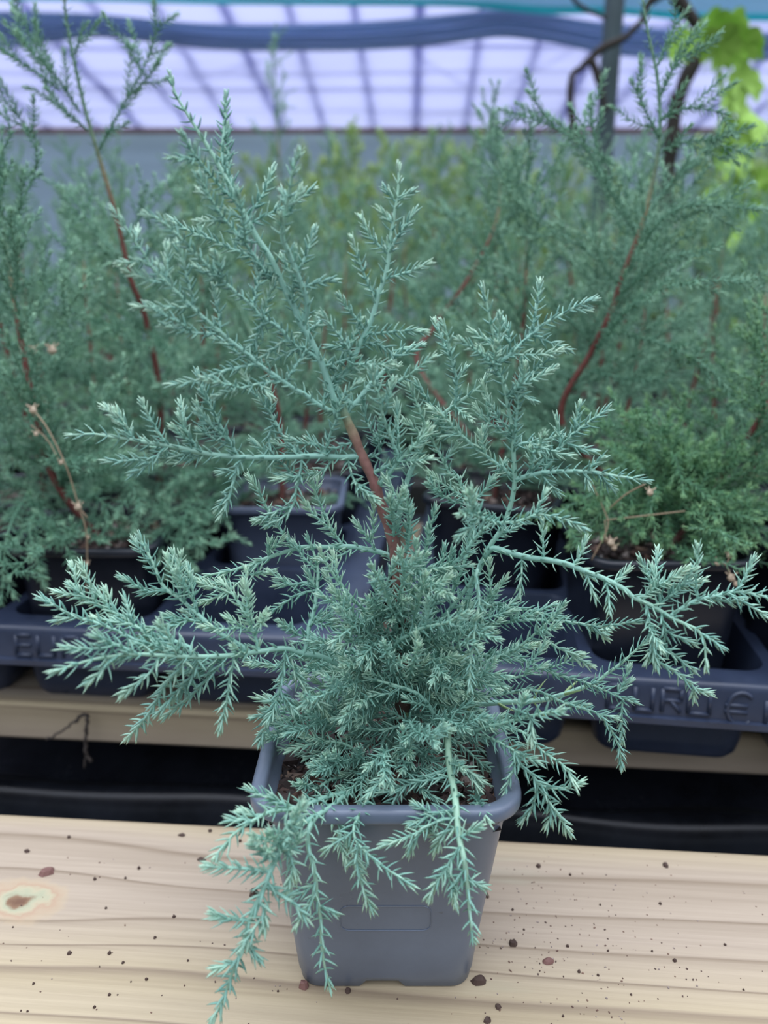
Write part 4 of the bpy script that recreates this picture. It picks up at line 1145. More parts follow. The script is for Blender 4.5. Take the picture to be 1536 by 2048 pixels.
for root, mem in groups.items():
    mb = MB()
    for nm, p, rmm, au in mem:
        if not nm.startswith(('AA', 'BB', 'DD', 'EE', 'FF', 'ZD', 'ZB', 'ZE')): p = clear_pot(p)
        n = len(p); L = n * 0.001
        q = p - hinv
        rad = np.interp(np.arange(n), [0, n * 0.6, n - 1], [rmm * (0.00088 if rmm > 0.95 else 0.00075), rmm * 0.00066, 0.00034])
        lime = nm == 'X'
        droop = nm[:2] in ('AA', 'BB', 'DD', 'EE', 'FF', 'ZA', 'ZB', 'ZC', 'ZD', 'HH')
        tube(mb, q, rad, 6, 1, np.linspace(0.45, 0.75, n) if not (nm == 'AA') else np.linspace(0.9, 0.7, n))
        my = float(np.mean(proj(p)[:, 1])); nl = 0.0047 if droop else (0.0034 if my < 850 else 0.0040)
        base_t = npr.uniform(0.36, 0.64)
        if lime:
            clothe(mb, q[:int(n * 0.75)], 0.0105, 0.0007, 0.012, 2, 0.5, per=2, tuft=False)
            clothe(mb, q[int(n * 0.72):], 0.0050, 0.00042, 0.0022, 0, base_t)
        else:
            clothe(mb, q, nl, 0.00050 if droop else 0.00047, 0.0036 if rmm > 1.15 else (0.0027 if rmm > 0.95 else 0.0021), 0, base_t, start=0.0015)
        k = au // 2 if my < 850 else au
        if k:
            for sh in side_shoots(p, k + int(L / (0.09 if my < 850 else (0.05 if root == 'HH' else 0.085))), 0.007, 0.016):
                sh = clear_pot(sh) - hinv
                tube(mb, sh, np.linspace(0.00046, 0.00030, len(sh)), 5, 1, 0.6)
                clothe(mb, sh, nl * 0.92, 0.00046, 0.0019, 0, base_t + 0.05, start=0.001)
    o = mb.build('branch', [M['needle'], M['twig'], M['lime_twig']], hero)
    if root == 'X': tag(o, 'yellow-green stem with long sparse needles')

# shoots crossing in front of the trunk
mb = MB()
for k in range(24):
    s = npr.uniform(0.10, 0.47); p0 = T3[int(s * len(T3))]
    sg = 1 if k % 2 else -1
    d = np.array([sg * npr.uniform(0.5, 1.2), -npr.uniform(0.2, 0.9), npr.uniform(-0.1, 0.7)])
    q = shoot(p0, d, npr.uniform(0.026, 0.046), np.array([-sg * 0.1, -0.1, -0.15]))
    tube(mb, q - hinv, np.linspace(0.00060, 0.00034, len(q)), 5, 1, 0.6)
    bt = npr.uniform(0.42, 0.6)
    clothe(mb, q - hinv, 0.0039, 0.00047, 0.0021, 0, bt)
    for sh in side_shoots(q, 2, 0.007, 0.014):
        tube(mb, sh - hinv, 0.00026, 5, 1, 0.5); clothe(mb, sh - hinv, 0.0040, 0.00042, 0.0020, 0, bt)
mb.build('branch', [M['needle'], M['twig']], hero)

# the tangle of inner shoots low in the crown
for g in range(6):
    mb = MB()
    for _ in range(7):
        a = npr.uniform(0, 6.28); z = BZ + SOILZ + abs(npr.normal(0, 0.022)) + 0.006
        r = npr.uniform(0.008, 0.026)
        c = np.array([POTC[0] + 0.004 + r * math.cos(a), POTC[1] - 0.002 + r * math.sin(a), z])
        d = np.array([math.cos(a), math.sin(a), npr.uniform(-0.05, 0.7)])
        L = npr.uniform(0.016, 0.036)
        q = clear_pot(shoot(c, d, L, np.array([0, 0, -0.15])))
        tube(mb, q - hinv, np.linspace(0.00060, 0.00034, len(q)), 5, 1, 0.5)
        bt = npr.uniform(0.34, 0.55)
        clothe(mb, q - hinv, 0.0039, 0.00047, 0.0021, 0, bt)
        for sh in side_shoots(q, 3, 0.007, 0.014):
            sh = clear_pot(sh) - hinv
            tube(mb, sh, 0.00026, 5, 1, 0.5); clothe(mb, sh, 0.0040, 0.00042, 0.0020, 0, bt)
    mb.build('branch', [M['needle'], M['twig']], hero)
tag(hero, 'blue-green needled juniper in a slate grey square pot on the front plank', 'potted plant')
# ------------------------------------------------------------------ potted junipers in the trays
TPH = 0.100
dark_pot_me = pot_mesh('pot', M['darkpot'], 0.0465, 0.035, TPH, 8, 6, panel=False).mesh('pot', [M['darkpot']])
M['pot2'] = plastic_mat('faded_grey_plastic', (0.085, 0.105, 0.165), 0.38, 0.15, 22.0)
grey_pot_me = pot_mesh('pot', M['pot2'], 0.0465, 0.035, TPH, 8, 6, panel=False).mesh('pot', [M['pot2']])
mb = MB(); soil_mesh(mb, 0.0385, TPH - 0.012, 5); chips_mesh(mb, 0.037, TPH - 0.011, 6, 160, 0.007, 0.2)
soil_me = mb.mesh('soil', [M['soil']])

def bshoot(mb, p, L, gap, r0, subs=0, tone=0.5, fine=False, sub_len=0.016, w=0.00042, mi=0):
    tube(mb, p, np.linspace(r0, 0.0003, len(p)), 5, 1, np.linspace(0.4, 0.7, len(p)))
    clothe(mb, p, L, w, gap, mi, tone, fine=fine, start=0.002)
    if subs:
        for sh in side_shoots(p, subs, sub_len * 0.6, sub_len * 1.2, up=0.1):
            tube(mb, sh, 0.0003, 4, 1, 0.6)
            clothe(mb, sh, L * 0.95, w, gap * 0.9, mi, tone + 0.03, fine=fine)

def plume(d0, length, droop, L, gap, seed_tone, origin=(0, 0, 0), step=0.004, side_every=0.011, side_max=0.034, r0=0.0009, subs=1, w=0.00046, fine=False):
    """one feathery branch with side shoots, as a mesh builder"""
    mb = MB()
    p = shoot(np.asarray(origin, float), d0, length, np.array([0, 0, droop]), step=step)
    bshoot(mb, p, L, gap, r0, 0, seed_tone, fine, w=w)
    T, A, B = frames(p)
    n = max(2, int(length / side_every))
    flat = unit(np.cross(T[0], [0, 0, 1]))
    for k in range(n):
        t = (k + 0.7) / (n + 0.5)
        i = min(len(p) - 1, int(t * len(p)))
        sgn = 1 if k % 2 else -1
        rad = unit(flat * sgn + np.array([0, 0, npr.uniform(-0.5, 0.9)]) + npr.normal(size=3) * 0.25)
        al = math.radians(npr.uniform(38, 56))
        d = T[i] * math.cos(al) + rad * math.sin(al)
        sl = side_max * (1 - 0.65 * t) * npr.uniform(0.65, 1.1)
        q = shoot(p[i], d, sl, T[i] * 0.3 + np.array([0, 0, 0.12]), step=0.003)
        bshoot(mb, q, L, gap, 0.00045, subs + int(sl / 0.012), seed_tone + npr.uniform(-0.06, 0.06), fine, 0.014, w)
    return mb

def leader_plant(seed, H, nb, width, lean=(0, 0), nmat='bneedle', tmat='btwig', path=None, red=(0.15, 0.75), L=0.0052, gap=0.0034, low=0.0, hi=0.97, side_every=0.011, split=True, tone=0.5, top_green=True, asc=1.0, clear=False, w=0.00046):
    """a juniper: returns [(name, mesh)] with z = 0 at the pot's base"""
    global npr
    keep = npr; npr = np.random.default_rng(seed)
    if path is None:
        z0 = TPH - 0.013
        zs = np.linspace(z0, H, 9); t = (zs - z0) / (H - z0)
        path = np.stack([lean[0] * t ** 1.3 + 0.006 * np.sin(t * 5 + seed), lean[1] * t ** 1.3 + 0.006 * np.cos(t * 4 + seed), zs], 1)
    pt = smooth_path(path, 0.003)
    n = len(pt)
    out = []
    mb = MB()
    u = np.linspace(0, 1, n)
    tube(mb, pt, np.interp(u, [0, 0.3, 0.7, 1], [0.0026, 0.0022, 0.0014, 0.0006]), 7, 0, np.interp(u, [0, red[0], red[1] - 0.12, red[1], 1], [0.05, 0.45, 0.58, 0.8, 0.95]))
    clothe(mb, pt[int(n * 0.3):], L * 1.05, 0.00045, gap * 1.3, 1, tone, fine=False)
    out.append(('trunk', mb.mesh('trunk', [M['bbark'], M[nmat]])))
    T, A, B = frames(pt)
    big = MB()
    for k in range(nb):
        t = low + (hi - low) * (k + npr.uniform(0, 0.6)) / nb
        i = min(n - 1, int(t * n))
        an = k * 2.4 + npr.uniform(-0.4, 0.4)
        if clear and t > 0.25 and math.sin(an) < -0.25: an = -an
        el = math.radians((8 + 52 * t) * asc + npr.uniform(-8, 12))
        d = np.array([math.cos(an) * math.cos(el), math.sin(an) * math.cos(el), math.sin(el)])
        d = unit(d + T[i] * 0.25 * t)
        length = width * (1.0 - 0.72 * t) * npr.uniform(0.7, 1.15)
        m_ = plume(d, length, 0.12 if t > 0.3 else -0.12, L, gap, tone + npr.uniform(-0.08, 0.08), pt[i], side_every=side_every, side_max=0.30 * length + 0.010, w=w)
        if split: out.append(('branch', m_.mesh('branch', [M[nmat], M[tmat]])))
        else:
            for vv, tt in zip(m_.v, m_.t): pass
            off = big.n
            for f, (mi, c) in zip(m_.f, m_.m): big.f.append(f + off); big.m.append((mi, c))
            big.v += m_.v; big.t += m_.t; big.n += m_.n
    if not split: out.append(('foliage', big.mesh('foliage', [M[nmat], M[tmat]])))
    npr = keep
    return out

def place(meshes, xy, z, rz, potme, label, group=None, tilt=(0, 0), scale=1.0, name='potted_juniper', cat='potted plant', soil=True):
    t = empty(name, (xy[0], xy[1], BZ + z), rz)
    t.scale = (1, 1, 1)
    if potme is not None:
        o = bpy.data.objects.new('pot', potme); COL.objects.link(o); o.parent = t
        if soil:
            o = bpy.data.objects.new('soil', soil_me); COL.objects.link(o); o.parent = t
    for nm, me in meshes:
        o = bpy.data.objects.new(nm, me); COL.objects.link(o); o.parent = t
        if scale != 1.0:
            o.scale = (scale,) * 3; o.location = (0, 0, (TPH - 0.012) * (1 - scale))
    tag(t, label, cat, group)
    return t

def traced(pts, base):
    """leader through pixel,pixel,Y points, relative to the plant's base"""
    return np.array([P(*p) for p in pts]) - np.array([base[0], base[1], base[2]])

ZA, ZB_ = 0.004, 0.018
def at_cell(tr, c, r, z): 
    q = cell(tr, c, r); return np.array([q[0], q[1], BZ + z])

used = {}
# the tall one behind the left of the grey pot's plant
bA = at_cell(trayA, 2, 1, ZA)
pth = [tuple(bA + [0.0, 0, TPH - 0.013])] + [tuple(P(*q)) for q in ((320, 800, 57), (292, 640, 56), (262, 560, 55), (237, 450, 54.5), (203, 330, 54), (172, 225, 53.5), (150, 130, 53), (133, 40, 52.5), (125, -50, 52))]
pth = np.array(pth) - bA
place(leader_plant(101, 0.5, 27, 0.115, path=pth, L=0.0050, gap=0.0034, red=(0.2, 0.74), asc=0.9, hi=0.58, clear=True), bA[:2], ZA, 0, dark_pot_me,
      'tall juniper leaning left with a thin dark red stem, in the left tray')
used[('A', 2, 1)] = 1
# tall one on the right
bB = at_cell(trayB, 1, 1, ZB_)
pth = [tuple(bB + [0.0, 0, TPH - 0.013])] + [tuple(P(*q)) for q in ((1125, 850, 52), (1182, 705, 51), (1215, 640, 50.5), (1250, 540, 50), (1287, 440, 49.5), (1312, 330, 49), (1320, 250, 49), (1314, 150, 49), (1295, 60, 49), (1284, -10, 49))]
pth = np.array(pth) - bB
place(leader_plant(102, 0.5, 27, 0.115, path=pth, L=0.0048, gap=0.0034, red=(0.15, 0.72), asc=0.9, hi=0.66, clear=True), bB[:2], ZB_, 0, dark_pot_me,
      'tall juniper leaning right with a spiny dark red stem, in the right tray')
used[('B', 1, 1)] = 1
# bushy one behind the middle
bM = at_cell(trayB, 0, 2, ZB_)
pth = [tuple(bM + [0.0, 0, TPH - 0.013])] + [tuple(P(*q)) for q in ((840, 740, 65), (872, 650, 66), (935, 560, 66), (990, 450, 66), (1000, 340, 66), (985, 262, 66))]
pth = np.array(pth) - bM
place(leader_plant(103, 0.4, 24, 0.12, path=pth, L=0.0052, gap=0.0036, red=(0.15, 0.85), clear=True), bM[:2], ZB_, 0, dark_pot_me,
      'bushy juniper with a bent red stem behind the grey pot\'s plant, right tray', cat='potted plant')
used[('B', 0, 2)] = 1
# front row
bF = at_cell(trayB, 1, 0, ZB_) + np.array([-0.011, 0.006, 0.004])
pth = [tuple(bF + [0.01, 0, TPH - 0.013])] + [tuple(P(*q)) for q in ((1430, 960, 45), (1470, 900, 44.5), (1505, 850, 44), (1540, 790, 44), (1590, 700, 44), (1640, 600, 44))]
pth = np.array(pth) - bF
place(leader_plant(104, 0.3, 34, 0.095, path=pth, nmat='gneedle', tmat='btwig', L=0.0046, gap=0.0036, red=(0.15, 0.9), asc=0.6), bF[:2], ZB_, 0, dark_pot_me,
      'grass-green spreading juniper in the front pot of the right tray')
used[('B', 1, 0)] = 1
bL = at_cell(trayA, 2, 0, ZA)
pth = np.array([tuple(bL + [0, 0, TPH - 0.013])] + [tuple(P(*q)) for q in ((110, 960, 47.5), (70, 820, 47), (35, 640, 47), (10, 470, 47), (-15, 300, 47))]) - bL
place(leader_plant(105, 0.4, 26, 0.105, path=pth, L=0.0048, gap=0.0034), bL[:2], ZA, 0, dark_pot_me,
      'dense juniper spilling over the rim of the black front pot, far left')
used[('A', 2, 0)] = 1
bG = at_cell(trayA, 3, 1, ZA)
place(leader_plant(106, 0.25, 13, 0.085, lean=(-0.03, 0.02), L=0.0050, gap=0.0036, asc=0.7), bG[:2] + np.array([0.003, 0]), ZA, 0, grey_pot_me,
      'juniper in a lighter grey pot with bare compost showing, beside an empty cell')
used[('A', 3, 1)] = 1
used[('A', 3, 0)] = 1; used[('B', 0, 0)] = 1     # empty cells

# the rest of the trays: five plants, copied
protos = [leader_plant(200 + k, (0.40, 0.35, 0.43, 0.37, 0.40)[k], 20, (0.115, 0.12, 0.105, 0.12, 0.11)[k], lean=((0.02, 0), (-0.03, 0.02), (0.03, 0.01), (-0.01, -0.02), (0.0, 0.03))[k], L=0.0056, gap=0.0048, side_every=0.013,
                      split=False, nmat=('bneedle', 'bneedle', 'gneedle', 'bneedle', 'gneedle')[k]) for k in range(5)]
def fits(p, pad=0.10):
    h = p[1] * cp + 0.05
    return abs(p[0]) < 768 / F * h + pad
cnt = 0
for nm, tr, z in (('A', trayA, ZA), ('B', trayB, ZB_)):
    for c in range(4):
        for r in range(5):
            if (nm, c, r) in used: continue
            q = cell(tr, c, r)
            if not fits(q, 0.05): continue
            side = 'left' if nm == 'A' else 'right'
            t = place(protos[(c * 3 + r * 2 + (nm == 'B')) % 5], q, z, rnd.uniform(0, 6.28), dark_pot_me,
                      '%s juniper in a black pot, inner cell of the %s tray' % ('green', side), 'junipers in the inner cells of the %s tray' % side, scale=rnd.uniform(0.68, 0.84))
            cnt += 1
# further trays on the same bench, and what stands beyond
def side_(t):
    return 'left of centre' if t < -0.17 else ('right of centre' if t > 0.17 else 'in the middle')
M['board'] = simple('dark_bench_board', (0.035, 0.038, 0.036), 0.8)
mb = MB(); box(mb, (0, 2.15, -0.02), (1.9, 1.18, 0.02))
o = mb.build('potting_bench', M['board'], smooth=False); o.location = (0, 0, BZ)
tag(o, 'dark potting bench further back, hidden under rows of green plants', 'bench')
k = 0
for Y, sx in ((1.04, 0.125), (1.18, 0.14), (1.36, 0.155), (1.58, 0.175)):
    x = -0.60 * Y + rnd.uniform(0, 0.05)
    while x < 0.60 * Y:
        q = (x, Y + rnd.uniform(-0.03, 0.03))
        if fits(q, 0.03):
            place(protos[(k * 2 + int(Y * 10)) % 5], q, 0.0, rnd.uniform(0, 6.28), dark_pot_me,
                  'blurred green juniper in the massed rows at the back, %s' % side_(x / Y), 'junipers massed at the back, %s' % side_(x / Y), scale=rnd.uniform(0.86, 1.06) * (1.0 + 0.22 * (Y - 1.0)), cat='potted plant')
        x += sx * rnd.uniform(0.85, 1.15); k += 1
# thin tall ones seen against the white film
thin = leader_plant(301, 0.52, 17, 0.085, lean=(0.01, 0), L=0.0050, gap=0.0050, side_every=0.02, low=0.35, split=True, tone=0.6)
place(thin, P(556, 600, 118)[:2], 0, 0.4, None, 'thin wispy juniper reaching up against the white film, left of centre', cat='plant', name='juniper', scale=1.12)
thin2 = leader_plant(302, 0.40, 15, 0.085, lean=(-0.02, 0), L=0.0050, gap=0.0050, side_every=0.016, low=0.2, split=True, tone=0.6)
place(thin2, P(650, 600, 128)[:2], 0, 2.0, None, 'thin wispy juniper beside the taller wispy one, near the centre', cat='plant', name='juniper', scale=1.2)
place(thin2, P(1185, 600, 95)[:2], 0, 1.0, None, 'slender pale juniper in front of the grey steel post', cat='plant', name='juniper', scale=1.0)

# lime green plants beyond
M['lneedle'] = foliage_mat('lime_needle', (0.14, 0.28, 0.07), (0.28, 0.46, 0.13), (0.46, 0.62, 0.22), 0.5)
lp = [leader_plant(400 + k, 0.36, 22, 0.14, nmat='lneedle', tmat='lneedle', L=0.011, gap=0.009, side_every=0.022, split=False, tone=0.6, w=0.0013) for k in range(2)]
k = 0
for px, Y, s in ((705, 190, 1.25), (780, 205, 1.3), (850, 195, 1.2), (930, 215, 1.3), (1005, 200, 1.2), (1110, 190, 1.15), (1195, 170, 1.0), (1290, 180, 1.0), (1400, 165, 1.15), (1460, 150, 1.0), (1520, 160, 1.25), (1575, 150, 1.2), (620, 200, 1.15), (540, 210, 1.2), (460, 215, 1.2), (390, 200, 1.1)):
    q = P(px, 600, Y)
    place(lp[k % 2], q[:2], 0, rnd.uniform(0, 6.28), dark_pot_me, 'blurred yellow-green plant beyond the massed junipers, %s' % side_(q[0] / q[1]), 'yellow-green plants beyond, %s' % side_(q[0] / q[1]), scale=s * 1.3, cat='potted plant', name='potted_plant'); k += 1

# steel post and the vine beside it
M['steel'] = simple('galvanised_steel', (0.055, 0.085, 0.10), 0.5)
a = P(1216, 180, 165)
mb = MB(); tube(mb, [(0, 0, z) for z in np.linspace(0, 2.3, 6)], 0.0185, 20)
box(mb, (0, 0, 0.006), (0.06, 0.06, 0.006))
o = mb.build('steel_post', M['steel']); o.location = (a[0], a[1], 0)
tag(o, 'dark grey steel post standing behind the plants, upper right', 'post')
M['vine'] = simple('black_vine_wood', (0.035, 0.028, 0.025), 0.85)
vine = empty('grapevine', (float(P(1345, 260, 160)[0]), 1.6, 0))
vi = np.array([vine.location.x, 1.6, 0])
def vpart(name, pts, r0, r1, Y):
    mb = MB()
    p = smooth_path([P(x, y, Y) for x, y in pts], 0.006) - vi
    n = len(p)
    rr = np.linspace(r0, r1, n) * (1 + 0.12 * np.sin(np.arange(n) * 0.31) + 0.06 * npr.normal(size=n))
    tube(mb, p, rr, 9)
    return mb.build(name, M['vine'], vine)
b0 = P(1345, 262, 160)
mb = MB()
pp = np.vstack([[[b0[0] + 0.03, 1.6, 0.0]], [[b0[0] + 0.01, 1.62, 0.7]], [P(x, y, 160) for x, y in ((1345, 262), (1356, 210), (1368, 165), (1392, 118), (1412, 85), (1396, 52), (1370, 20), (1345, -20), (1320, -60))]])
p = smooth_path(pp, 0.008) - vi
tube(mb, p, np.interp(np.arange(len(p)), [0, len(p) * 0.75, len(p)], [0.020, 0.015, 0.011]) * (1 + 0.12 * np.sin(np.arange(len(p)) * 0.4)), 10)
mb.build('trunk', M['vine'], vine)
vpart('cane', [(1402, 95), (1425, 88), (1445, 92)], 0.006, 0.004, 160)
vpart('cane', [(1345, -20), (1298, 5), (1288, 35), (1268, 58), (1245, 78), (1205, 96), (1180, 118), (1160, 138), (1145, 150), (1141, 200), (1148, 262), (1155, 300)], 0.0065, 0.007, 158)
vpart('cane', [(1182, 118), (1193, 145), (1203, 185), (1212, 225)], 0.0075, 0.005, 158)
vpart('cane', [(1130, -40), (1150, 2), (1175, 20), (1212, 35)], 0.003, 0.004, 160)
def leaf_mesh(size):
    mb = MB()
    prof = []
    for a in np.linspace(-150, 150, 41):
        ar = math.radians(a)
        lob = 0.72 + 0.28 * abs(math.cos(ar * 5 / 2.0)) ** 0.8 + 0.05 * math.cos(a * 1.7)
        prof.append((lob * math.sin(ar), lob * math.cos(ar)))
    V = [[0, 0, 0.02]] + [[x * 0.5, y * 0.5 + 0.0, -0.10 * (x * x + y * y) + 0.03 * math.sin(x * 9)] for x, y in prof] + [[x, y, -0.30 * (x * x + y * y) * 0.6 + 0.06 * math.sin(x * 8 + y * 5)] for x, y in prof]
    n = len(prof)
    tr = np.array([[0, 1 + i + 1, 1 + i] for i in range(n - 1)])
    qd = np.array([[1 + i, 2 + i, n + 2 + i, n + 1 + i] for i in range(n - 1)])
    mb.add(np.array(V) * size, [tr, qd], 0, 0.6)
    tube(mb, np.array([[0, -1.1, -0.1], [0, -0.5, 0.04], [0, 0.0, 0.02], [0, 0.9, -0.12]]) * size, 0.02 * size, 5, 0, 0.9)
    return mb.mesh('leaf', [M['yleaf']])
lm = leaf_mesh(0.030)
def leaves(par, spots):
    for px, py, Y, s, rz, rx in spots:
        o = bpy.data.objects.new('leaf', lm); COL.objects.link(o); o.parent = par
        q = P(px, py, Y) - np.array(par.location)
        o.location = tuple(q); o.scale = (s,) * 3
        o.rotation_euler = (math.radians(rx), math.radians(npr.uniform(-25, 25)), math.radians(rz))
leaves(vine, [(1420, 55, 150, 1.0, 200, 70), (1445, 62, 148, 1.1, 160, 60), (1466, 52, 150, 0.9, 190, 75), (1440, 90, 146, 1.2, 180, 55), (1478, 92, 148, 1.3, 150, 60), (1505, 98, 150, 1.0, 120, 65), (1425, 110, 147, 0.9, 210, 70), (1462, 115, 150, 0.9, 170, 80),
              (1365, 90, 155, 1.0, 180, 85), (1355, 110, 155, 0.8, 200, 90), (1436, 165, 150, 0.8, 230, 95), (1485, 165, 150, 1.0, 180, 95), (1500, 185, 150, 0.8, 150, 95), (1462, 200, 150, 0.9, 185, 100), (1472, 225, 150, 0.8, 170, 100), (1420, 200, 150, 0.5, 250, 95)])
tag(vine, 'gnarled black vine trunk with bright lime leaves, upper right', 'vine')
shrub = empty('leafy_plant', (float(P(1500, 300, 140)[0]), 1.4, BZ))
si = np.array([shrub.location.x, 1.4, BZ])
mb = MB()
p = smooth_path([si + [0, 0, 0], P(1505, 420, 140), P(1500, 330, 140), P(1494, 240, 140)], 0.006) - si
tube(mb, p, np.linspace(0.003, 0.0012, len(p)), 6, 0, 0.4); mb.build('stem', M['yleaf'], shrub)
sp_ = []
for kx in range(34):
    sp_.append((1500 + npr.normal(0, 34), 250 + kx * 7.2, 140 + npr.uniform(-6, 6), npr.uniform(0.55, 1.0), npr.uniform(0, 360), npr.uniform(50, 100)))
leaves(shrub, sp_)
tag(shrub, 'lime-leaved plant at the right edge below the vine leaves', 'plant')

# ------------------------------------------------------------------ shoots hanging over the rims at the left
def extra(root, sh):
    inv = np.array(root.location)
    for pts, L, ns in sh:
        mb = MB()
        p = smooth_path([P(*q) for q in pts], 0.0015) - inv
        bshoot(mb, p, L, 0.0026, 0.0008, ns, 0.55, fine=True, sub_len=0.022, w=0.00046)
        mb.build('branch', [M['gneedle'] if root['label'].startswith('grass') else M['bneedle'], M['btwig']], root)
roots = {o['label'].split(' ')[0] + str(i): o for i, o in enumerate(bpy.data.objects) if 'label' in o.keys()}
lab = {o['label']: o for o in bpy.data.objects if 'label' in o.keys()}
gl = [o for l, o in lab.items() if l.startswith('dense juniper spilling')][0]
extra(gl, [([(60, 980, 47), (25, 1040, 44), (10, 1100, 42.5), (2, 1205, 42)], 0.0062, 3), ([(90, 1000, 47), (60, 1050, 43.5), (72, 1110, 42.5), (90, 1172, 42)], 0.0062, 3),
           ([(60, 1000, 47), (95, 1055, 43.5), (130, 1090, 42.5), (165, 1150, 42)], 0.0062, 4), ([(190, 980, 47), (250, 960, 46), (270, 990, 45), (270, 1050, 44.5)], 0.006, 7), ([(160, 960, 47), (200, 940, 46), (240, 920, 45)], 0.006, 5),
           ([(130, 990, 47), (200, 1000, 45), (215, 1040, 44.5)], 0.006, 4), ([(130, 990, 48), (110, 900, 47), (30, 900, 46)], 0.006, 7), ([(130, 1000, 48), (180, 880, 47), (200, 800, 46)], 0.006, 8), ([(120, 900, 48), (70, 800, 46), (0, 760, 45)], 0.006, 8)])
tl = [o for l, o in lab.items() if l.startswith('tall juniper leaning left')][0]
extra(tl, [([(300, 690, 56), (250, 665, 53), (180, 635, 51), (90, 605, 50), (0, 592, 49)], 0.0058, 8), ([(295, 660, 56), (330, 700, 52), (370, 760, 50), (312, 775, 50)], 0.0058, 5), ([(250, 660, 54), (280, 710, 52), (312, 772, 51)], 0.0058, 2),
           ([(193, 310, 54), (245, 212, 53), (290, 130, 52.5), (315, 60, 52), (352, 30, 52)], 0.0050, 5), ([(290, 150, 53), (270, 120, 53), (254, 84, 53)], 0.0045, 2), ([(262, 190, 53), (300, 150, 53), (318, 120, 53)], 0.0045, 2),
           ([(160, 225, 54), (110, 150, 53), (62, 105, 52.5), (10, 45, 52)], 0.0050, 4), ([(120, 180, 53), (80, 150, 52), (0, 100, 52)], 0.0045, 3), ([(115, 170, 54), (75, 100, 54), (35, 15, 54), (20, -30, 54)], 0.0050, 4),
           ([(175, 260, 54), (120, 215, 53), (70, 180, 53), (50, 175, 53)], 0.0045, 2), ([(80, 290, 54), (50, 250, 53), (10, 200, 52), (-10, 160, 52)], 0.0055, 5), ([(150, 110, 53), (165, 60, 53), (175, 45, 53)], 0.0045, 1)])
gg = [o for l, o in lab.items() if l.startswith('juniper in a lighter grey')][0]
extra(gg, [([(470, 960, 56), (400, 985, 51), (372, 1030, 48), (362, 1080, 46.5), (352, 1120, 46), (330, 1155, 45.5)], 0.0062, 7), ([(460, 965, 56), (430, 1000, 51), (398, 1050, 48), (395, 1108, 47)], 0.0060, 5),
           ([(450, 960, 56), (430, 940, 53), (370, 950, 50), (320, 990, 48)], 0.0060, 7), ([(372, 1040, 48), (335, 1060, 46.5), (312, 1100, 46)], 0.0060, 4), ([(470, 960, 56), (445, 1010, 52), (430, 1060, 50)], 0.0055, 4), ([(362, 1090, 46.5), (370, 1130, 46), (385, 1155, 46)], 0.0060, 2)])
tr_ = [o for l, o in lab.items() if l.startswith('tall juniper leaning right')][0]
extra(tr_, [([(1228, 330, 50), (1180, 295, 51), (1110, 255, 52), (1055, 235, 52), (1000, 218, 52)], 0.0050, 6), ([(1110, 255, 52), (1080, 215, 52), (1055, 182, 52)], 0.0045, 2), ([(1195, 300, 51), (1185, 250, 51), (1182, 190, 51)], 0.0045, 3),
            ([(1320, 280, 49), (1290, 220, 48), (1262, 160, 48)], 0.0045, 3), ([(1318, 240, 49), (1380, 215, 48), (1455, 228, 47)], 0.0045, 4), ([(1325, 300, 49), (1400, 280, 48), (1500, 310, 47)], 0.0050, 6), ([(1316, 200, 49), (1350, 130, 49), (1395, 50, 49)], 0.0045, 4), ([(1316, 130, 49), (1345, 60, 49), (1375, 20, 49)], 0.0042, 2),
            ([(1250, 550, 50), (1350, 420, 47), (1536, 420, 45)], 0.0050, 9), ([(1200, 660, 50), (1330, 690, 46), (1440, 760, 44), (1500, 900, 43)], 0.0050, 9), ([(1190, 700, 51), (1280, 600, 46), (1420, 560, 43), (1560, 590, 42)], 0.0050, 10), ([(1170, 740, 51), (1300, 760, 47), (1420, 700, 45)], 0.0050, 8), ([(1230, 600, 50), (1330, 520, 47), (1430, 500, 45)], 0.0050, 7)])

ff = [o for l, o in lab.items() if l.startswith('grass-green')][0]
shs = []
for kx in range(15):
    x1 = 1120 + kx * 27 + npr.uniform(-10, 10); y1 = npr.uniform(960, 1085)
    shs.append(([(1330 + (x1 - 1330) * 0.3, 1040, 42), ((1330 + x1) / 2, y1 - 50, 41 + npr.uniform(-1, 1)), (x1, y1, 39.5 + npr.uniform(-1, 1.5)), (x1 + (x1 - 1330) * 0.08, y1 + 28, 39)], 0.0046, 7))
for kx in range(9):
    x1 = 1150 + kx * 48; y1 = npr.uniform(820, 940)
    shs.append(([(1400, 1000, 43), ((1400 + x1) / 2, y1 + 30, 42), (x1, y1, 41)], 0.0046, 9))
extra(ff, shs)
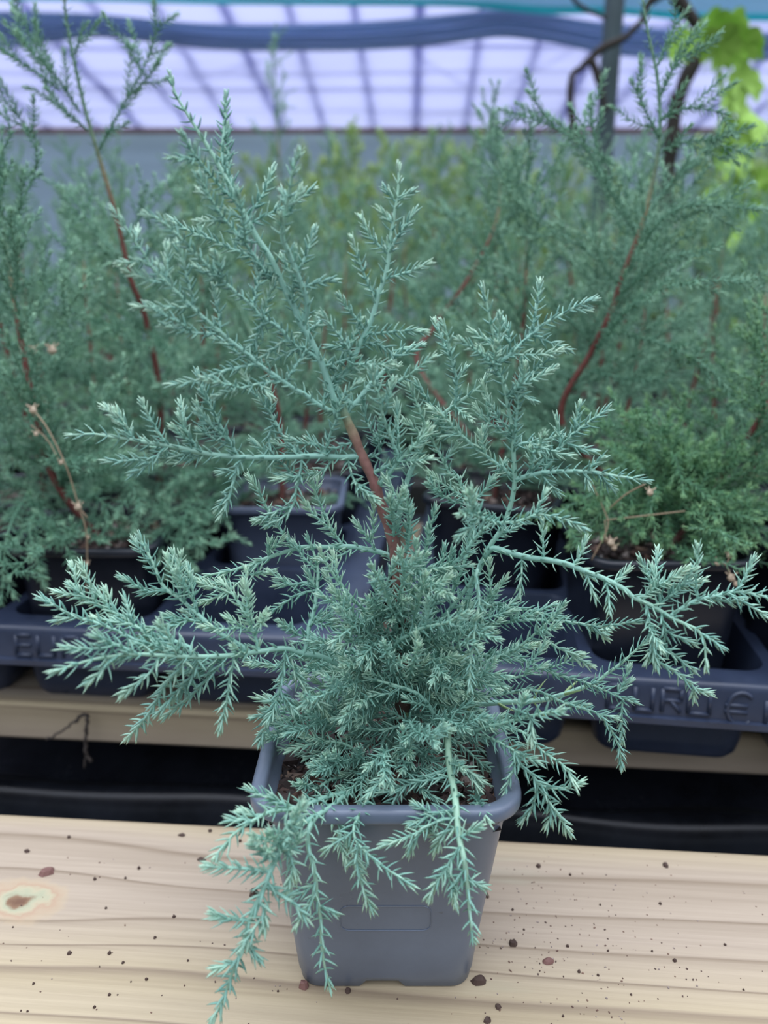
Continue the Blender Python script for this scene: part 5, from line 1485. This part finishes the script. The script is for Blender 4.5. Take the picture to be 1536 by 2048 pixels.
# ------------------------------------------------------------------ dried weeds
def weed(name, lines, pods, label, base):
    mb = MB(); inv = np.array(base)
    for pts, r in lines:
        tube(mb, smooth_path([P(*q) for q in pts], 0.002) - inv, r, 5, 0, 0.5)
    t = empty(name, tuple(base))
    mb.build('stalk', M['straw'], t)
    for px, py, Y, rr in pods:
        g = MB(); c = P(px, py, Y) - inv
        pl = [c + np.array([0, 0, -rr]) + np.array([0, 0, 2 * rr]) * u for u in np.linspace(0, 1, 6)]
        tube(g, pl, rr * np.array([0.25, 0.75, 1.0, 0.9, 0.6, 0.25]), 7, 0, 0.9)
        for q in range(4):
            a = q * 1.57; tube(g, [c, c + np.array([math.cos(a), math.sin(a), 0.9]) * rr * 1.6], rr * 0.16, 4, 0, 0.8)
        g.build('seed_pod', M['straw'], t)
    tag(t, label, 'dried plant')
weed('dried_weed', [([(172, 1185, 42.5), (174, 1120, 42.3), (172, 1060, 42.2), (158, 1015, 42.2), (135, 940, 42.4), (98, 862, 42.6), (66, 818, 43)], 0.00042),
                    ([(120, 925, 42.4), (95, 880, 42.8), (62, 850, 43)], 0.0003), ([(158, 1015, 42.2), (176, 1036, 42)], 0.0003)],
     [(66, 820, 43, 0.0022), (156, 1014, 42.2, 0.0022), (122, 925, 42.4, 0.0014), (174, 1127, 42.3, 0.0014), (72, 868, 42.8, 0.0014), (176, 1075, 42.3, 0.001), (66, 700, 46, 0.0024), (104, 700, 46, 0.0028)],
     'dried brown weed stalk with seed pods, left of the big plant', P(172, 1185, 42.5))
weed('dried_weed', [([(1183, 1120, 38.5), (1215, 1055, 38.5), (1208, 1020, 39), (1180, 960, 40)], 0.00035), ([(1213, 1040, 38.6), (1300, 1030, 39), (1370, 1022, 39)], 0.00035), ([(1215, 1020, 38.6), (1250, 990, 38), (1290, 968, 37)], 0.0004),
                    ([(1212, 1085, 38.4), (1210, 1040, 38.5)], 0.0003)],
     [(1222, 1085, 38.3, 0.0020), (1228, 1095, 38.3, 0.0016), (1300, 985, 38.5, 0.0018)], 'dry straw-coloured weed stalks at the left end of the right front pot', P(1183, 1120, 38.5))
weed('dried_weed', [([(1440, 1122, 37.2), (1452, 1130, 37), (1464, 1160, 36.6)], 0.00035), ([(1452, 1130, 37), (1460, 1112, 37.2)], 0.0003)],
     [(1435, 1126, 37.2, 0.0016), (1458, 1112, 37.2, 0.0014), (1462, 1155, 36.6, 0.0020), (1472, 1168, 36.5, 0.0014)], 'dry seed head caught on the rim of the right front pot', P(1450, 1135, 37))

# black roots hanging over the second plank
M['root'] = simple('dark_root', (0.045, 0.035, 0.03), 0.8)
mb = MB(); rb = P(166, 1432, 42.4)
for pts, r in (([(152, 1444, 42.6), (160, 1433, 42.5), (174, 1433, 42.4), (172, 1470, 42.2), (172, 1505, 42.1), (182, 1525, 42.0)], 0.0011), ([(158, 1437, 42.5), (130, 1458, 42.3), (105, 1474, 42.2), (90, 1478, 42.2)], 0.0007), ([(172, 1505, 42.1), (168, 1535, 42)], 0.0006)):
    pp = smooth_path([P(*q) for q in pts], 0.0012); pp = pp + npr.normal(0, 0.0004, pp.shape)
    tube(mb, pp - rb, r, 6)
o = mb.build('dead_root', M['root']); o.location = tuple(rb)
tag(o, 'thin black dead root draped over the edge of the rear plank, left', 'root')

# ------------------------------------------------------------------ crumbs on the front plank
M['chip'] = simple('bark_crumb', (0.075, 0.045, 0.035), 0.8)
M['chip2'] = simple('red_bark_flake', (0.20, 0.10, 0.085), 0.75)
def chip(px, py, w, h, rot, m, label, t=0.45, grp=None, name='bark_chip'):
    c = Pz(px, py, 0)
    sc = (c[1] * cp + CAMH * sp) / F             # metres per pixel there
    a, b = w * sc * 0.5, h * sc * 0.5 / 0.72
    rs = random.Random(int(px * 7 + py))
    mb = MB(); n = 9; hh = min(a, b) * t * 1.6
    low = [(a * math.cos(q) * rs.uniform(0.75, 1.05), b * math.sin(q) * rs.uniform(0.75, 1.05), 0.0) for q in np.linspace(0, 2 * math.pi, n, endpoint=False)]
    top = [(x * rs.uniform(0.5, 0.8), y * rs.uniform(0.5, 0.8), hh * rs.uniform(0.7, 1.2)) for x, y, z in low]
    loft(mb, [low, top]); mb.add(top, [np.array([list(range(n))])]); mb.add(low, [np.array([list(range(n))[::-1]])])
    o = mb.build(name, m, smooth=False); o.location = (c[0], c[1], BZ + 0.0001); o.rotation_euler = (0, 0, math.radians(rot))
    tag(o, label, 'bark chip', grp); return o
chip(94, 1745, 34, 20, 18, M['chip2'], 'large reddish bark flake on the plank, just above the knot', 0.3)
chip(1095, 1923, 28, 14, 12, M['chip2'], 'reddish oval bark flake on the plank, right of the pot', 0.3)
chip(958, 1963, 36, 20, 10, M['chip'], 'dark clump with a grey side beside the pot\'s right foot', 0.4)
chip(1026, 1888, 20, 14, -20, M['chip'], 'dark crumb on the plank right of the pot, above the reddish flake')
chip(508, 1790, 20, 16, 0, M['chip'], 'dark crumb half hidden by the drooping shoots, left of the pot', 0.8)
chip(608, 1972, 26, 16, -30, M['chip2'], 'reddish brown bark bit lodged under the pot\'s left foot', 0.6)
chip(364, 1671, 18, 7, -5, M['chip'], 'narrow dark bark bit near the plank\'s back edge, left of the pot')
chip(403, 1720, 24, 7, -12, M['chip'], 'curved dark bark sliver left of the pot, by the shoot tips')
chip(54, 1703, 14, 7, 0, M['chip'], 'small dark bark bit near the left frame edge, above the flake')
chip(1331, 1731, 13, 12, 0, M['chip'], 'lone black crumb on the right half of the plank, near its back')
chip(1077, 1733, 11, 9, 0, M['chip'], 'dark crumb near the plank\'s back edge, right beside the pot')
chip(973, 1790, 10, 18, 10, M['chip'], 'upright dark crumb close to the pot\'s right side')
chip(975, 2042, 20, 12, 30, M['chip'], 'black crumb at the bottom edge of the picture, right of the pot')
chip(996, 2014, 13, 12, 30, M['chip'], 'dark crumb just above the black one at the bottom edge')
chip(696, 1982, 14, 12, 0, M['chip'], 'dark crumb in front of the pot\'s base')
chip(139, 1907, 12, 7, 35, M['chip'], 'dark oblong crumb below the knot')
for kx, (px, py, s) in enumerate([(138, 1675, 8), (190, 1759, 8), (251, 1757, 6), (348, 1834, 8), (310, 1876, 7), (219, 1907, 9), (246, 1926, 7), (199, 1934, 4), (293, 1959, 7), (67, 1968, 6), (219, 1990, 7), (189, 2015, 7), (55, 2023, 5), (42, 2022, 4), (376, 1922, 5), (262, 1964, 4), (212, 1817, 6), (278, 1737, 8), (26, 1855, 4), (556, 1983, 5),
                                (1140, 1750, 6), (1320, 1808, 7), (1349, 1922, 9), (1216, 1902, 5), (1158, 1944, 8), (1196, 1951, 6), (1304, 1903, 5), (1487, 1980, 5), (1126, 2033, 6), (1025, 1820, 6), (1200, 1810, 5), (1135, 1893, 7), (1450, 1890, 6), (1386, 1960, 4), (1262, 1990, 5), (1048, 1860, 5), (480, 1683, 8), (420, 1663, 8)]):
    chip(px, py, s, s * 0.75, kx * 37, M['chip'], 'tiny dark crumb of compost on the pale plank, %s of the grey pot' % ('left' if px < 780 else 'right'), 0.6, 'compost crumbs %s of the pot' % ('left' if px < 780 else 'right'), name='compost_crumb')
mb = MB()
for kx in range(420):
    if kx < 270: x, y = rnd.gauss(0.075, 0.035), rnd.gauss(0.245, 0.028)
    else: x, y = rnd.uniform(-0.19, 0.19), rnd.uniform(0.20, 0.30)
    if local((x, y), FRONT0, YAW)[1] > -0.003: continue
    if abs(x - POTC[0]) < 0.037 and abs(y - POTC[1]) < 0.037: continue
    s = rnd.uniform(0.00012, 0.00027)
    box(mb, (x, y, s * 0.5), (s * rnd.uniform(0.7, 1.8), s, s * 0.5), rnd.uniform(0, 3), 0, rnd.choice([0.45, 0.6, 0.7, 0.9]))
o = mb.build('compost_dust', M['soil'], smooth=False); o.location = (0, 0, BZ)
tag(o, 'fine brown compost dust sprinkled on the front plank', 'dust', kind='stuff')
for o in bpy.data.objects:
    if '_e' in o.keys(): del o['_e']
